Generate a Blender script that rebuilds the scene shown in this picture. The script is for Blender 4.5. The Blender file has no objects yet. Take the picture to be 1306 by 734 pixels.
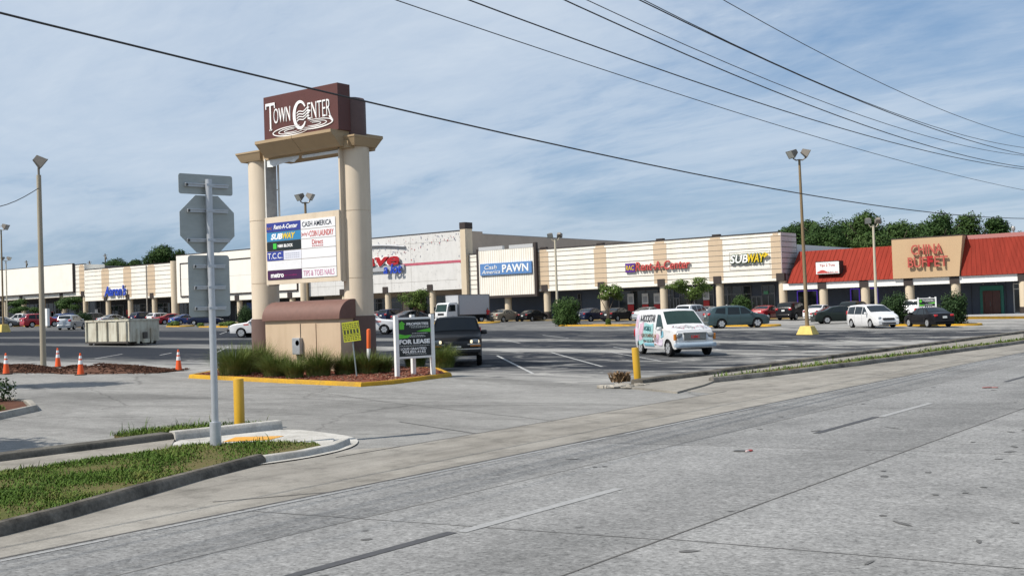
import bpy, bmesh, math, random
from mathutils import Vector, Matrix
rng = random.Random(7)
SC = bpy.context.scene
COL = SC.collection
rad = math.radians

# ------------------------------------------------------------------ camera model (world: x across the road, y along it, z up)
F = 1450.0; CX, CY = 653.0, 367.0; TH = rad(37.06); H = 2.2
PITCH = math.atan(29/1450); ROLL = math.atan(.033)
Wv = Vector((-math.sin(TH)*math.cos(PITCH), math.cos(TH)*math.cos(PITCH), math.sin(PITCH)))
R0 = Vector((math.cos(TH), math.sin(TH), 0)); U0 = R0.cross(Wv)
Rv = R0*math.cos(ROLL) - U0*math.sin(ROLL); Uv = R0*math.sin(ROLL) + U0*math.cos(ROLL)
def ray(px, py): return Wv + Rv*((px-CX)/F) + Uv*((CY-py)/F)
def gz(x): return .015*max(0, min(-x-20, 260))          # the lot climbs gently away from the road
def PY(px, py, y):
    d = ray(px, py); t = y/d.y
    return Vector((d.x*t, y, H+d.z*t))
def G(px, py):
    d = ray(px, py); t = 1.0
    while t < 700 and H+d.z*t > gz(d.x*t): t += .25
    lo, hi = t-.25, t
    for _ in range(30):
        m = (lo+hi)/2
        if H+d.z*m < gz(d.x*m): hi = m
        else: lo = m
    return Vector((d.x*lo, d.y*lo, gz(d.x*lo)))
def GX(px, y):                                            # ground point in a given row y seen in picture column px
    py = 410
    for _ in range(6):
        p = PY(px, py, y); p.z = gz(p.x)
        q = p-Vector((0, 0, H)); z = q.dot(Wv); py = CY-F*q.dot(Uv)/z
    return p

# ------------------------------------------------------------------ materials
MATS = {}
def nodes(name):
    m = bpy.data.materials.new(name); m.use_nodes = True
    nt = m.node_tree; b = nt.nodes['Principled BSDF']
    return m, nt, b
def pm(name, rgb, rough=.6, metal=0, var=.12, scale=6.0, bump=0, spec=None, stretch=(1, 1, 1), coat=0, trans=0, emit=None, es=1):
    if name in MATS: return MATS[name]
    m, nt, b = nodes(name); L = nt.links
    b.inputs['Roughness'].default_value = rough; b.inputs['Metallic'].default_value = metal
    if spec is not None: b.inputs['Specular IOR Level'].default_value = spec
    if coat: b.inputs['Coat Weight'].default_value = coat; b.inputs['Coat Roughness'].default_value = .05
    if trans: b.inputs['Transmission Weight'].default_value = trans
    if emit: b.inputs['Emission Color'].default_value = (*emit, 1); b.inputs['Emission Strength'].default_value = es
    tc = nt.nodes.new('ShaderNodeTexCoord'); mp = nt.nodes.new('ShaderNodeMapping')
    mp.inputs['Scale'].default_value = stretch
    n = nt.nodes.new('ShaderNodeTexNoise'); n.inputs['Scale'].default_value = scale; n.inputs['Detail'].default_value = 6; n.inputs['Roughness'].default_value = .65
    L.new(tc.outputs['Object'], mp.inputs['Vector']); L.new(mp.outputs['Vector'], n.inputs['Vector'])
    r = nt.nodes.new('ShaderNodeValToRGB')
    r.color_ramp.elements[0].position = .25; r.color_ramp.elements[1].position = .75
    r.color_ramp.elements[0].color = (*[max(0, c*(1-var)) for c in rgb], 1)
    r.color_ramp.elements[1].color = (*[min(1, c*(1+var)) for c in rgb], 1)
    L.new(n.outputs['Fac'], r.inputs['Fac']); L.new(r.outputs['Color'], b.inputs['Base Color'])
    if bump:
        bp = nt.nodes.new('ShaderNodeBump'); bp.inputs['Strength'].default_value = bump; bp.inputs['Distance'].default_value = .02
        L.new(n.outputs['Fac'], bp.inputs['Height']); L.new(bp.outputs['Normal'], b.inputs['Normal'])
    MATS[name] = m
    return m
def noise(nt, vec, scale, detail=5, rough=.6, dist=0):
    n = nt.nodes.new('ShaderNodeTexNoise'); n.inputs['Scale'].default_value = scale; n.inputs['Detail'].default_value = detail
    n.inputs['Roughness'].default_value = rough; n.inputs['Distortion'].default_value = dist
    nt.links.new(vec, n.inputs['Vector']); return n.outputs['Fac']
def mapping(nt, vec, sc, rot=0):
    m = nt.nodes.new('ShaderNodeMapping'); m.inputs['Scale'].default_value = sc; m.inputs['Rotation'].default_value = (0, 0, rot)
    nt.links.new(vec, m.inputs['Vector']); return m.outputs['Vector']
def ramp(nt, fac, stops, interp='LINEAR'):
    r = nt.nodes.new('ShaderNodeValToRGB'); cr = r.color_ramp; cr.interpolation = interp
    while len(cr.elements) < len(stops): cr.elements.new(.5)
    for e, (p, c) in zip(cr.elements, stops):
        e.position = p; e.color = (*c, 1) if not isinstance(c, (int, float)) else (c, c, c, 1)
    nt.links.new(fac, r.inputs['Fac']); return r.outputs['Color']
def mix(nt, f, a, b, blend='MIX'):
    m = nt.nodes.new('ShaderNodeMix'); m.data_type = 'RGBA'; m.blend_type = blend
    def put(sock, v):
        if hasattr(v, 'is_output'): nt.links.new(v, sock)
        elif isinstance(v, (int, float)): sock.default_value = v
        else: sock.default_value = (*v, 1)
    put(m.inputs['Factor'], f); put(m.inputs['A'], a) if False else None
    put(m.inputs[6], a); put(m.inputs[7], b)
    return m.outputs[2]
def math_(nt, op, a, b=0.0):
    m = nt.nodes.new('ShaderNodeMath'); m.operation = op
    for i, v in enumerate((a, b)):
        if hasattr(v, 'is_output'): nt.links.new(v, m.inputs[i])
        else: m.inputs[i].default_value = v
    return m.outputs[0]
def objxyz(nt):
    tc = nt.nodes.new('ShaderNodeTexCoord'); s = nt.nodes.new('ShaderNodeSeparateXYZ')
    nt.links.new(tc.outputs['Object'], s.inputs[0]); return tc.outputs['Object'], s.outputs[0], s.outputs[1], s.outputs[2]
def bump(nt, b, h, strength, dist=.01):
    bp = nt.nodes.new('ShaderNodeBump'); bp.inputs['Strength'].default_value = strength; bp.inputs['Distance'].default_value = dist
    nt.links.new(h, bp.inputs['Height']); nt.links.new(bp.outputs['Normal'], b.inputs['Normal'])

def mat_road():
    m, nt, b = nodes('road_concrete'); L = nt.links
    v, x, y, z = objxyz(nt)
    big = noise(nt, mapping(nt, v, (.55, .05, 1)), 1.0, 4)
    med = noise(nt, v, .9, 6, .65)
    sp = noise(nt, v, 20, 3, .8); sp2 = noise(nt, v, 9, 4, .8)
    xd = math_(nt, 'ADD', x, math_(nt, 'MULTIPLY', math_(nt, 'SUBTRACT', big, .5), .45))
    # wheel tracks and oil drips run along the lanes
    t = math_(nt, 'DIVIDE', math_(nt, 'ADD', xd, 12), 26)
    def X(q): return (q+12)/26
    lane = ramp(nt, t, [(X(-10.6), 1.0), (X(-9.9), .93), (X(-9.2), .80), (X(-8.85), .86), (X(-8.75), 1.0), (X(-7.6), 1.03), (X(-6.9), .97), (X(-6.1), .80), (X(-5.55), .84), (X(-5.3), 1.05), (X(-4.3), 1.0), (X(-3.5), .9), (X(-2.9), 1.0), (X(-1.5), 1.0), (X(0), .88)])
    base = ramp(nt, med, [(.25, (.198, .198, .194)), (.75, (.262, .260, .254))])
    c = mix(nt, .85, base, lane, 'MULTIPLY')
    c = mix(nt, .62, c, ramp(nt, sp, [(.34, .35), (.45, .95), (.55, 1.05), (.68, 1.5)]), 'MULTIPLY')
    c = mix(nt, .5, c, ramp(nt, sp2, [(.32, .6), (.52, 1.0), (.72, 1.3)]), 'MULTIPLY')
    # every slab was poured apart and has its own tone
    wn = nt.nodes.new('ShaderNodeTexWhiteNoise'); wn.noise_dimensions = '2D'; cbv = nt.nodes.new('ShaderNodeCombineXYZ')
    L.new(math_(nt, 'FLOOR', math_(nt, 'DIVIDE', math_(nt, 'ADD', x, 10.5), 5.1)), cbv.inputs[0])
    L.new(math_(nt, 'FLOOR', math_(nt, 'DIVIDE', math_(nt, 'SUBTRACT', math_(nt, 'SUBTRACT', y, math_(nt, 'MULTIPLY', x, .157)), 10.3), 6.9)), cbv.inputs[1]); L.new(cbv.outputs[0], wn.inputs['Vector'])
    c = mix(nt, 1.0, c, ramp(nt, wn.outputs['Value'], [(0, .90), (1, 1.07)]), 'MULTIPLY')
    big2 = noise(nt, v, .35, 5, .65); c = mix(nt, .8, c, ramp(nt, big2, [(.34, .78), (.5, 1.0), (.68, 1.1)]), 'MULTIPLY')
    sp3 = noise(nt, v, 5.0, 5, .75); c = mix(nt, .7, c, ramp(nt, sp3, [(.32, .7), (.55, 1.0), (.75, 1.2)]), 'MULTIPLY')
    # small tar spots
    vo = nt.nodes.new('ShaderNodeTexVoronoi'); vo.inputs['Scale'].default_value = 1.3; L.new(v, vo.inputs['Vector'])
    spot = ramp(nt, math_(nt, 'ADD', vo.outputs['Distance'], math_(nt, 'MULTIPLY', med, .10)), [(.085, .35), (.125, 1.0)])
    c = mix(nt, .75, c, spot, 'MULTIPLY')
    L.new(c, b.inputs['Base Color']); b.inputs['Roughness'].default_value = .85; b.inputs['Specular IOR Level'].default_value = .1
    bump(nt, b, sp, .35, .006); return m
def mat_apron():
    m, nt, b = nodes('apron_concrete'); L = nt.links
    v, x, y, z = objxyz(nt)
    med = noise(nt, mapping(nt, v, (1, .35, 1)), .8, 7, .7); sp = noise(nt, v, 32, 4, .75); big = noise(nt, v, .25, 5)
    c = ramp(nt, med, [(.25, (.205, .191, .166)), (.5, (.27, .253, .224)), (.75, (.31, .294, .264))])
    c = mix(nt, .5, c, ramp(nt, sp, [(.3, .6), (.55, 1.0), (.75, 1.3)]), 'MULTIPLY')
    c = mix(nt, .8, c, ramp(nt, big, [(.3, .62), (.6, 1.08)]), 'MULTIPLY')
    st = noise(nt, mapping(nt, v, (2.2, .12, 1)), 1.0, 5, .7, .4); c = mix(nt, .55, c, ramp(nt, st, [(.35, .72), (.5, 1.0), (.7, 1.1)]), 'MULTIPLY'); bl = noise(nt, v, 1.6, 6, .75); c = mix(nt, .7, c, ramp(nt, bl, [(.36, .62), (.5, 1.0), (.7, 1.12)]), 'MULTIPLY')
    L.new(c, b.inputs['Base Color']); b.inputs['Roughness'].default_value = .85; b.inputs['Specular IOR Level'].default_value = .08; bump(nt, b, sp, .3, .006); return m
def mat_drive():
    m, nt, b = nodes('driveway_worn_asphalt'); L = nt.links
    v, x, y, z = objxyz(nt)
    med = noise(nt, mapping(nt, v, (.35, 1, 1)), .5, 7, .7); sp = noise(nt, v, 30, 4, .8); big = noise(nt, mapping(nt, v, (.4, 1, 1), .35), .22, 4, .6, 1.0)
    c = ramp(nt, med, [(.25, (.195, .191, .182)), (.55, (.265, .26, .247)), (.8, (.31, .304, .288))])
    c = mix(nt, .8, c, ramp(nt, sp, [(.3, .5), (.55, 1.0), (.75, 1.4)]), 'MULTIPLY')
    c = mix(nt, .8, c, ramp(nt, big, [(.32, .6), (.52, 1.06)]), 'MULTIPLY')
    sp3 = noise(nt, v, 3.5, 5, .75); c = mix(nt, .7, c, ramp(nt, sp3, [(.32, .7), (.55, 1.0), (.75, 1.2)]), 'MULTIPLY')
    # hairline cracks
    vo = nt.nodes.new('ShaderNodeTexVoronoi'); vo.feature = 'DISTANCE_TO_EDGE'; vo.inputs['Scale'].default_value = .16
    wv = noise(nt, v, 1.2, 4); mm = nt.nodes.new('ShaderNodeVectorMath'); mm.operation = 'ADD'
    cb = nt.nodes.new('ShaderNodeCombineXYZ'); L.new(math_(nt, 'MULTIPLY', wv, 1.2), cb.inputs[0]); L.new(v, mm.inputs[0]); L.new(cb.outputs[0], mm.inputs[1])
    L.new(mm.outputs[0], vo.inputs['Vector'])
    c = mix(nt, .6, c, ramp(nt, vo.outputs['Distance'], [(.002, .45), (.006, 1.0)]), 'MULTIPLY')
    L.new(c, b.inputs['Base Color']); b.inputs['Roughness'].default_value = .88; b.inputs['Specular IOR Level'].default_value = .08; bump(nt, b, sp, .35, .008); return m
def mat_lot():
    m, nt, b = nodes('parking_lot_asphalt'); L = nt.links
    v, x, y, z = objxyz(nt)
    sp = noise(nt, v, 22, 4, .8)
    wob = noise(nt, mapping(nt, v, (.05, .16, 1)), 1.0, 6, .65, .6)
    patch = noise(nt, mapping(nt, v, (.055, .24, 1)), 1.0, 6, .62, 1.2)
    yd = math_(nt, 'ADD', y, math_(nt, 'MULTIPLY', math_(nt, 'SUBTRACT', wob, .5), 7.0))
    t = math_(nt, 'DIVIDE', yd, 125)
    def Y(q): return q/125
    d, l = 0.0, 1.0
    band = ramp(nt, t, [(Y(29.5), .95), (Y(32), .75), (Y(34), .06), (Y(43.2), .02), (Y(44.6), .85), (Y(47.4), .8), (Y(48.4), .06), (Y(54.5), .03), (Y(55.6), .85), (Y(58.8), .75), (Y(60), .06), (Y(73), .12), (Y(77), .7), (Y(92), .95), (Y(110), .85)])
    # near the right hand kerb the surface is worn to bare aggregate
    wornx = ramp(nt, math_(nt, 'DIVIDE', math_(nt, 'ADD', x, 60), 60), [(.0, 0.0), (.5, .04), (.66, .35), (.76, .9)])
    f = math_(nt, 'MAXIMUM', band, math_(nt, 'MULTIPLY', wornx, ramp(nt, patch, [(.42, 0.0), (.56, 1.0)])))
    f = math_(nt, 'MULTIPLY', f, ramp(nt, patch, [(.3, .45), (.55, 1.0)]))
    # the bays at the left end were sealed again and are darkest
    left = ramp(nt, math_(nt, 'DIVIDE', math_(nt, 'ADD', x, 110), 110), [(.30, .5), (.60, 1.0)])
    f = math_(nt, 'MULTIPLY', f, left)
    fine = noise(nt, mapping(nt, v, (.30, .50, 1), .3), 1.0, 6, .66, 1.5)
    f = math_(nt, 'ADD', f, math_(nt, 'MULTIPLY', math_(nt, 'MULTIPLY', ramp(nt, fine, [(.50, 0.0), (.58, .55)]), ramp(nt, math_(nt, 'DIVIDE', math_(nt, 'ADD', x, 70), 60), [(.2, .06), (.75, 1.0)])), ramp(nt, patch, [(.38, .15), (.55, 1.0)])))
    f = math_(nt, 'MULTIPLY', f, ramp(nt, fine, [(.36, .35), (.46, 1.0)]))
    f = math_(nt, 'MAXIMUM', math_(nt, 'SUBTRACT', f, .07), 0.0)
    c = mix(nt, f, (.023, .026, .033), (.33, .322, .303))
    c = mix(nt, .6, c, ramp(nt, sp, [(.3, .6), (.55, 1.0), (.75, 1.35)]), 'MULTIPLY')
    L.new(c, b.inputs['Base Color']); b.inputs['Roughness'].default_value = .85; b.inputs['Specular IOR Level'].default_value = .08; bump(nt, b, sp, .3, .008); return m
def mat_ground(name, c0, c1, scale=1.5):
    m, nt, b = nodes(name); v, x, y, z = objxyz(nt)
    a = noise(nt, v, scale, 6, .7); s = noise(nt, v, scale*14, 4, .8)
    c = ramp(nt, a, [(.3, c0), (.7, c1)])
    c = mix(nt, .6, c, ramp(nt, s, [(.3, .45), (.55, 1.0), (.75, 1.5)]), 'MULTIPLY')
    nt.links.new(c, b.inputs['Base Color']); b.inputs['Roughness'].default_value = .95; b.inputs['Specular IOR Level'].default_value = .1; bump(nt, b, s, .6, .03); return m
def mat_kerb(name, light, dark, f=.5):
    m, nt, b = nodes(name); v, x, y, z = objxyz(nt)
    a = noise(nt, v, 1.1, 7, .75); s = noise(nt, v, 24, 4, .75)
    c = ramp(nt, a, [(f-.18, dark), (f+.14, light)])
    c = mix(nt, .55, c, ramp(nt, s, [(.3, .55), (.55, 1.0), (.75, 1.3)]), 'MULTIPLY')
    nt.links.new(c, b.inputs['Base Color']); b.inputs['Roughness'].default_value = .9; b.inputs['Specular IOR Level'].default_value = .15; bump(nt, b, s, .4, .01); return m
def mat_leaf(name, c0, c1, c2, scale=.8):
    if name in MATS: return MATS[name]
    m, nt, b = nodes(name); v, x, y, z = objxyz(nt)
    a = noise(nt, v, scale, 3, .6); s = noise(nt, v, scale*9, 2, .7)
    f = math_(nt, 'ADD', math_(nt, 'MULTIPLY', a, .55), math_(nt, 'MULTIPLY', s, .45))
    c = ramp(nt, f, [(.3, c0), (.5, c1), (.72, c2)])
    nt.links.new(c, b.inputs['Base Color']); b.inputs['Roughness'].default_value = .65
    b.inputs['Specular IOR Level'].default_value = .12
    MATS[name] = m; return m
def mat_stain(name, light, stain, streak=(3, 3, .5), amt=.5, rough=.75, scale=1.0):
    """painted wall with rain streaks and grime running down it"""
    if name in MATS: return MATS[name]
    m, nt, b = nodes(name); v, x, y, z = objxyz(nt)
    a = noise(nt, mapping(nt, v, streak), scale, 6, .7); g = noise(nt, v, .6*scale, 5, .6)
    f = math_(nt, 'ADD', math_(nt, 'MULTIPLY', a, .6), math_(nt, 'MULTIPLY', g, .4))
    c = ramp(nt, f, [(.34, mixc(light, stain, amt)), (.5, mixc(light, stain, amt*.25)), (.6, light)])
    nt.links.new(c, b.inputs['Base Color']); b.inputs['Roughness'].default_value = rough
    MATS[name] = m; return m
def mixc(a, b, t): return tuple(p*(1-t)+q*t for p, q in zip(a, b))

# ------------------------------------------------------------------ mesh builder
class MB:
    def __init__(s): s.v = []; s.f = []; s.mi = []
    def add(s, vs, fs, mi=0):
        o = len(s.v); s.v += [tuple(p) for p in vs]; s.f += [tuple(i+o for i in f) for f in fs]; s.mi += [mi]*len(fs); return s
    def box(s, c, d, mi=0, rz=0, bev=0):
        x, y, z = [q/2 for q in d]
        vs = [(-x, -y, -z), (x, -y, -z), (x, y, -z), (-x, y, -z), (-x, -y, z), (x, -y, z), (x, y, z), (-x, y, z)]
        co, si = math.cos(rz), math.sin(rz)
        vs = [(c[0]+a*co-b*si, c[1]+a*si+b*co, c[2]+e) for a, b, e in vs]
        return s.add(vs, [(3, 2, 1, 0), (4, 5, 6, 7), (0, 1, 5, 4), (1, 2, 6, 5), (2, 3, 7, 6), (3, 0, 4, 7)], mi)
    def bb(s, x0, x1, y0, y1, z0, z1, mi=0): return s.box(((x0+x1)/2, (y0+y1)/2, (z0+z1)/2), (abs(x1-x0), abs(y1-y0), abs(z1-z0)), mi)
    def rbox(s, c, d, r, mi=0, rz=0):
        """box with rounded edges in all directions (superellipsoid grid)"""
        n, k = 6, 12; vs = []; fs = []
        def sg(w, e): return math.copysign(abs(w)**e, w)
        e = r
        for i in range(n+1):
            ph = -math.pi/2+math.pi*i/n
            for j in range(k):
                th = 2*math.pi*j/k+math.pi/k
                p = (sg(math.cos(ph), e)*sg(math.cos(th), e)*d[0]/2, sg(math.cos(ph), e)*sg(math.sin(th), e)*d[1]/2, sg(math.sin(ph), e)*d[2]/2)
                co, si = math.cos(rz), math.sin(rz)
                vs.append((c[0]+p[0]*co-p[1]*si, c[1]+p[0]*si+p[1]*co, c[2]+p[2]))
        for i in range(n):
            for j in range(k):
                a = i*k+j; b2 = i*k+(j+1) % k
                fs.append((a, b2, b2+k, a+k))
        return s.add(vs, fs, mi)
    def lathe(s, prof, c=(0, 0, 0), axis='z', n=20, mi=0, cap=True):
        """prof: list of (radius, height)"""
        vs = []; fs = []
        for r, h in prof:
            for j in range(n):
                a = 2*math.pi*j/n; p = (r*math.cos(a), r*math.sin(a), h)
                if axis == 'y': p = (p[0], p[2], -p[1])
                elif axis == 'x': p = (p[2], p[0], p[1])
                vs.append((c[0]+p[0], c[1]+p[1], c[2]+p[2]))
        for i in range(len(prof)-1):
            for j in range(n):
                a = i*n+j; b2 = i*n+(j+1) % n
                fs.append((a, b2, b2+n, a+n))
        if cap:
            fs.append(tuple(reversed(range(n)))); fs.append(tuple(range((len(prof)-1)*n, len(prof)*n)))
        return s.add(vs, fs, mi)
    def cyl(s, c, r, h, n=20, mi=0, r2=None): return s.lathe([(r, 0), (r if r2 is None else r2, h)], c, 'z', n, mi)
    def tube(s, pts, r, n=8, mi=0, cap=True):
        pts = [Vector(p) for p in pts]; rs = r if isinstance(r, (list, tuple)) else [r]*len(pts)
        vs = []; fs = []; up = Vector((0, 0, 1))
        for i, p in enumerate(pts):
            d = (pts[min(i+1, len(pts)-1)]-pts[max(i-1, 0)]).normalized()
            a = d.cross(up)
            if a.length < .05: a = d.cross(Vector((1, 0, 0)))
            a.normalize(); b2 = d.cross(a).normalized()
            for j in range(n):
                t = 2*math.pi*j/n; vs.append(p+(a*math.cos(t)+b2*math.sin(t))*rs[i])
        for i in range(len(pts)-1):
            for j in range(n):
                q = i*n+j; w = i*n+(j+1) % n; fs.append((q, q+n, w+n, w))
        if cap: fs.append(tuple(range(n))); fs.append(tuple(reversed(range((len(pts)-1)*n, len(pts)*n))))
        return s.add(vs, fs, mi)
    def prism(s, poly, a, b2, axis='y', mi=0):
        """extrude a 2D polygon; axis 'y': poly is (x,z) from y=a to b2; 'x': poly (y,z); 'z': poly (x,y)"""
        n = len(poly)
        def P(p, t): return {'y': (p[0], t, p[1]), 'x': (t, p[0], p[1]), 'z': (p[0], p[1], t)}[axis]
        vs = [P(p, a) for p in poly]+[P(p, b2) for p in poly]
        fs = [tuple(range(n)), tuple(reversed(range(n, 2*n)))]+[(i, i+n, (i+1) % n+n, (i+1) % n) for i in range(n)]
        return s.add(vs, fs, mi)
    def quad(s, a, b2, c, d, mi=0): return s.add([a, b2, c, d], [(0, 1, 2, 3)], mi)
    def grid(s, rows, mi=0, closed=False):
        n = len(rows[0]); vs = [p for r in rows for p in r]; fs = []
        for i in range(len(rows)-1):
            for j in range(n if closed else n-1):
                a = i*n+j; b2 = i*n+(j+1) % n; fs.append((a, b2, b2+n, a+n))
        return s.add(vs, fs, mi)
    def build(s, name, mats, parent=None, smooth=None, bev=0, loc=None, fix=True):
        me = bpy.data.meshes.new(name); me.from_pydata(s.v, [], s.f)
        if not isinstance(mats, (list, tuple)): mats = [mats]
        for m in mats: me.materials.append(m)
        for p, i in zip(me.polygons, s.mi): p.material_index = i
        if fix or bev:
            b = bmesh.new(); b.from_mesh(me)
            if bev: bmesh.ops.bevel(b, geom=[e for e in b.edges if e.is_manifold and e.calc_face_angle(0) > .5], offset=bev, segments=2, affect='EDGES', profile=.6, clamp_overlap=True)
            if fix: bmesh.ops.recalc_face_normals(b, faces=b.faces)
            b.to_mesh(me); b.free()
        if smooth is not None:
            for p in me.polygons: p.use_smooth = True
            me.set_sharp_from_angle(angle=rad(smooth))
        me.update()
        o = bpy.data.objects.new(name, me); COL.objects.link(o)
        if parent: o.parent = parent
        if loc: o.location = loc
        return o
def tag(o, label, cat=None, group=None, kind=None):
    if label: o['label'] = label
    if cat: o['category'] = cat
    if group: o['group'] = group
    if kind: o['kind'] = kind
    return o
def thing(name, label, cat, loc=(0, 0, 0), rz=0, group=None):
    o = bpy.data.objects.new(name, None); COL.objects.link(o); o.empty_display_size = .2
    o.location = loc; o.rotation_euler = (0, 0, rz)
    return tag(o, label, cat, group)
def dup(o, loc, rz=0, label=None, parent=None):
    c = o.copy(); COL.objects.link(c)
    if parent: c.parent = parent
    else: c.location = loc; c.rotation_euler = (0, 0, rz)
    if label: c['label'] = label
    for ch in list(o.children): dup(ch, None, parent=c)
    return c
def struct(o, label=None, cat=None): o['kind'] = 'structure'; return tag(o, label, cat)
def text(s, name, x, y, z, w, h, m, parent=None, ext=.02, shear=0, bold=0, align='L', rz=0, fit=True):
    """lettering that stands on a wall facing -y; lower left corner x,z; fitted to w by h"""
    cu = bpy.data.curves.new(name, 'FONT'); cu.body = s; cu.extrude = .001; cu.shear = shear; cu.offset = bold; cu.resolution_u = 3
    ob = bpy.data.objects.new(name, cu); COL.objects.link(ob)
    bpy.context.view_layer.update()
    me = bpy.data.meshes.new_from_object(ob.evaluated_get(bpy.context.evaluated_depsgraph_get()))
    bpy.data.objects.remove(ob)
    xs = [v.co.x for v in me.vertices]; ys = [v.co.y for v in me.vertices]
    x0, x1, y0, y1 = min(xs), max(xs), min(ys), max(ys)
    for v in me.vertices:
        a = (v.co.x-x0)/(x1-x0)*w; b = (v.co.y-y0)/(y1-y0)*h; c = ext if v.co.z > 0 else 0
        v.co = (x+a, y-c, z+b)
    me.materials.clear(); me.materials.append(m)
    o = bpy.data.objects.new(name, me); COL.objects.link(o)
    if parent: o.parent = parent
    return o
def sheet(name, polys, dz, m):
    if dz >= .03: return slab(name, polys, dz, m)
    b = bmesh.new()
    for p in polys:
        b.faces.new([b.verts.new((q[0], q[1], 0)) for q in p])
    for xx in (-20, -280):
        bmesh.ops.bisect_plane(b, geom=b.verts[:]+b.edges[:]+b.faces[:], plane_co=(xx, 0, 0), plane_no=(1, 0, 0))
    for v in b.verts: v.co.z = gz(v.co.x)+dz
    bmesh.ops.recalc_face_normals(b, faces=b.faces)
    for f in b.faces:
        if f.normal.z < 0: f.normal_flip()
    me = bpy.data.meshes.new(name); b.to_mesh(me); b.free(); me.materials.append(m)
    o = bpy.data.objects.new(name, me); COL.objects.link(o); return o
def slab(name, polys, dz, m):
    """raised paving or turf with a real edge going down into the ground"""
    b = MB()
    for p in polys:
        n = len(p); vs = [(q[0], q[1], gz(q[0])+dz) for q in p]+[(q[0], q[1], gz(q[0])-.06) for q in p]
        b.add(vs, [tuple(range(n))]+[(i, (i+1) % n, (i+1) % n+n, i+n) for i in range(n)])
    return b.build(name, m)
def smooth_poly(P, n=3):
    for _ in range(n):                                   # Chaikin corner cutting on a closed outline
        Q = []
        for i in range(len(P)):
            a, b = Vector(P[i]), Vector(P[(i+1) % len(P)]); Q += [a.lerp(b, .25), a.lerp(b, .75)]
        P = Q
    return [tuple(p) for p in P]
def line_quad(a, b, w):
    a = Vector(a[:2]); b = Vector(b[:2]); d = (b-a).normalized(); n = Vector((-d.y, d.x))*w/2
    return [a+n, a-n, b-n, b+n]
def kerb(name, path, w, h, m, closed=False, z0=0.0, parent=None, bev=.025, jit=0):
    """upright kerb following a ground path; w to the left of the path direction"""
    P = [Vector(p[:2]) for p in path]
    if not closed:                                   # resample for a lumpy hand-laid look
        Q = [P[0]]
        for a, b in zip(P, P[1:]):
            n = max(1, int((b-a).length/1.0))
            for i in range(1, n+1): Q.append(a.lerp(b, i/n))
        P = Q
    n = len(P); rows = []
    for i, p in enumerate(P):
        a = P[i-1] if (closed or i) else P[i]; c = P[(i+1) % n] if (closed or i < n-1) else P[i]
        d = (c-a).normalized(); nn = Vector((-d.y, d.x))
        g = gz(p.x)+z0; hh = h+jit*rng.uniform(-1, 1); o = nn*w; s = nn*(jit*rng.uniform(-1, 1))
        p = p+s; q = p+o
        rows.append([(p.x, p.y, g-.05), (p.x+nn.x*.03, p.y+nn.y*.03, g+hh-bev), (p.x+nn.x*(.03+bev), p.y+nn.y*(.03+bev), g+hh), (q.x-nn.x*bev, q.y-nn.y*bev, g+hh), (q.x, q.y, g+hh-bev), (q.x, q.y, g-.05)])
    if closed: rows.append(rows[0])
    b = MB(); b.grid(rows)
    if not closed: b.add(rows[0], [tuple(range(6))]); b.add(rows[-1], [tuple(reversed(range(6)))])
    return b.build(name, m, parent, smooth=40)
def blob_leaves(b, blobs, n, size, seed, mi=0, up=.25, shell=.55):
    r = random.Random(seed); tot = sum(q[3]*q[4]*q[5] for q in blobs)**1.0
    vs = []; fs = []
    wts = [(q[3]*q[4]*q[5])**.7 for q in blobs]
    for _ in range(n):
        c = r.choices(blobs, wts)[0]
        while True:
            d = Vector((r.gauss(0, 1), r.gauss(0, 1), r.gauss(0, 1)))
            if d.length > .01: break
        d.normalize(); k = shell+(1-shell)*r.random()**.7
        k *= 1+.18*math.sin(d.x*5+c[0]*3)*math.cos(d.z*6+c[1])+r.uniform(-.08, .12)
        p = Vector((c[0]+d.x*c[3]*k, c[1]+d.y*c[4]*k, c[2]+d.z*c[5]*k))
        nrm = (d+Vector((r.uniform(-1, 1), r.uniform(-1, 1), r.uniform(-1, 1)+up))*.8).normalized()
        t = nrm.cross(Vector((r.uniform(-1, 1), r.uniform(-1, 1), r.uniform(-1, 1)))).normalized(); u = nrm.cross(t)
        s = size*r.uniform(.55, 1.25); w = s*r.uniform(.45, .8)
        o = len(vs)
        vs += [p-t*s*.5, p+u*w*.5+nrm*s*.06, p+t*s*.5, p-u*w*.5-nrm*s*.05]; fs.append((o, o+1, o+2, o+3))
    b.add(vs, fs, mi)
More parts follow.
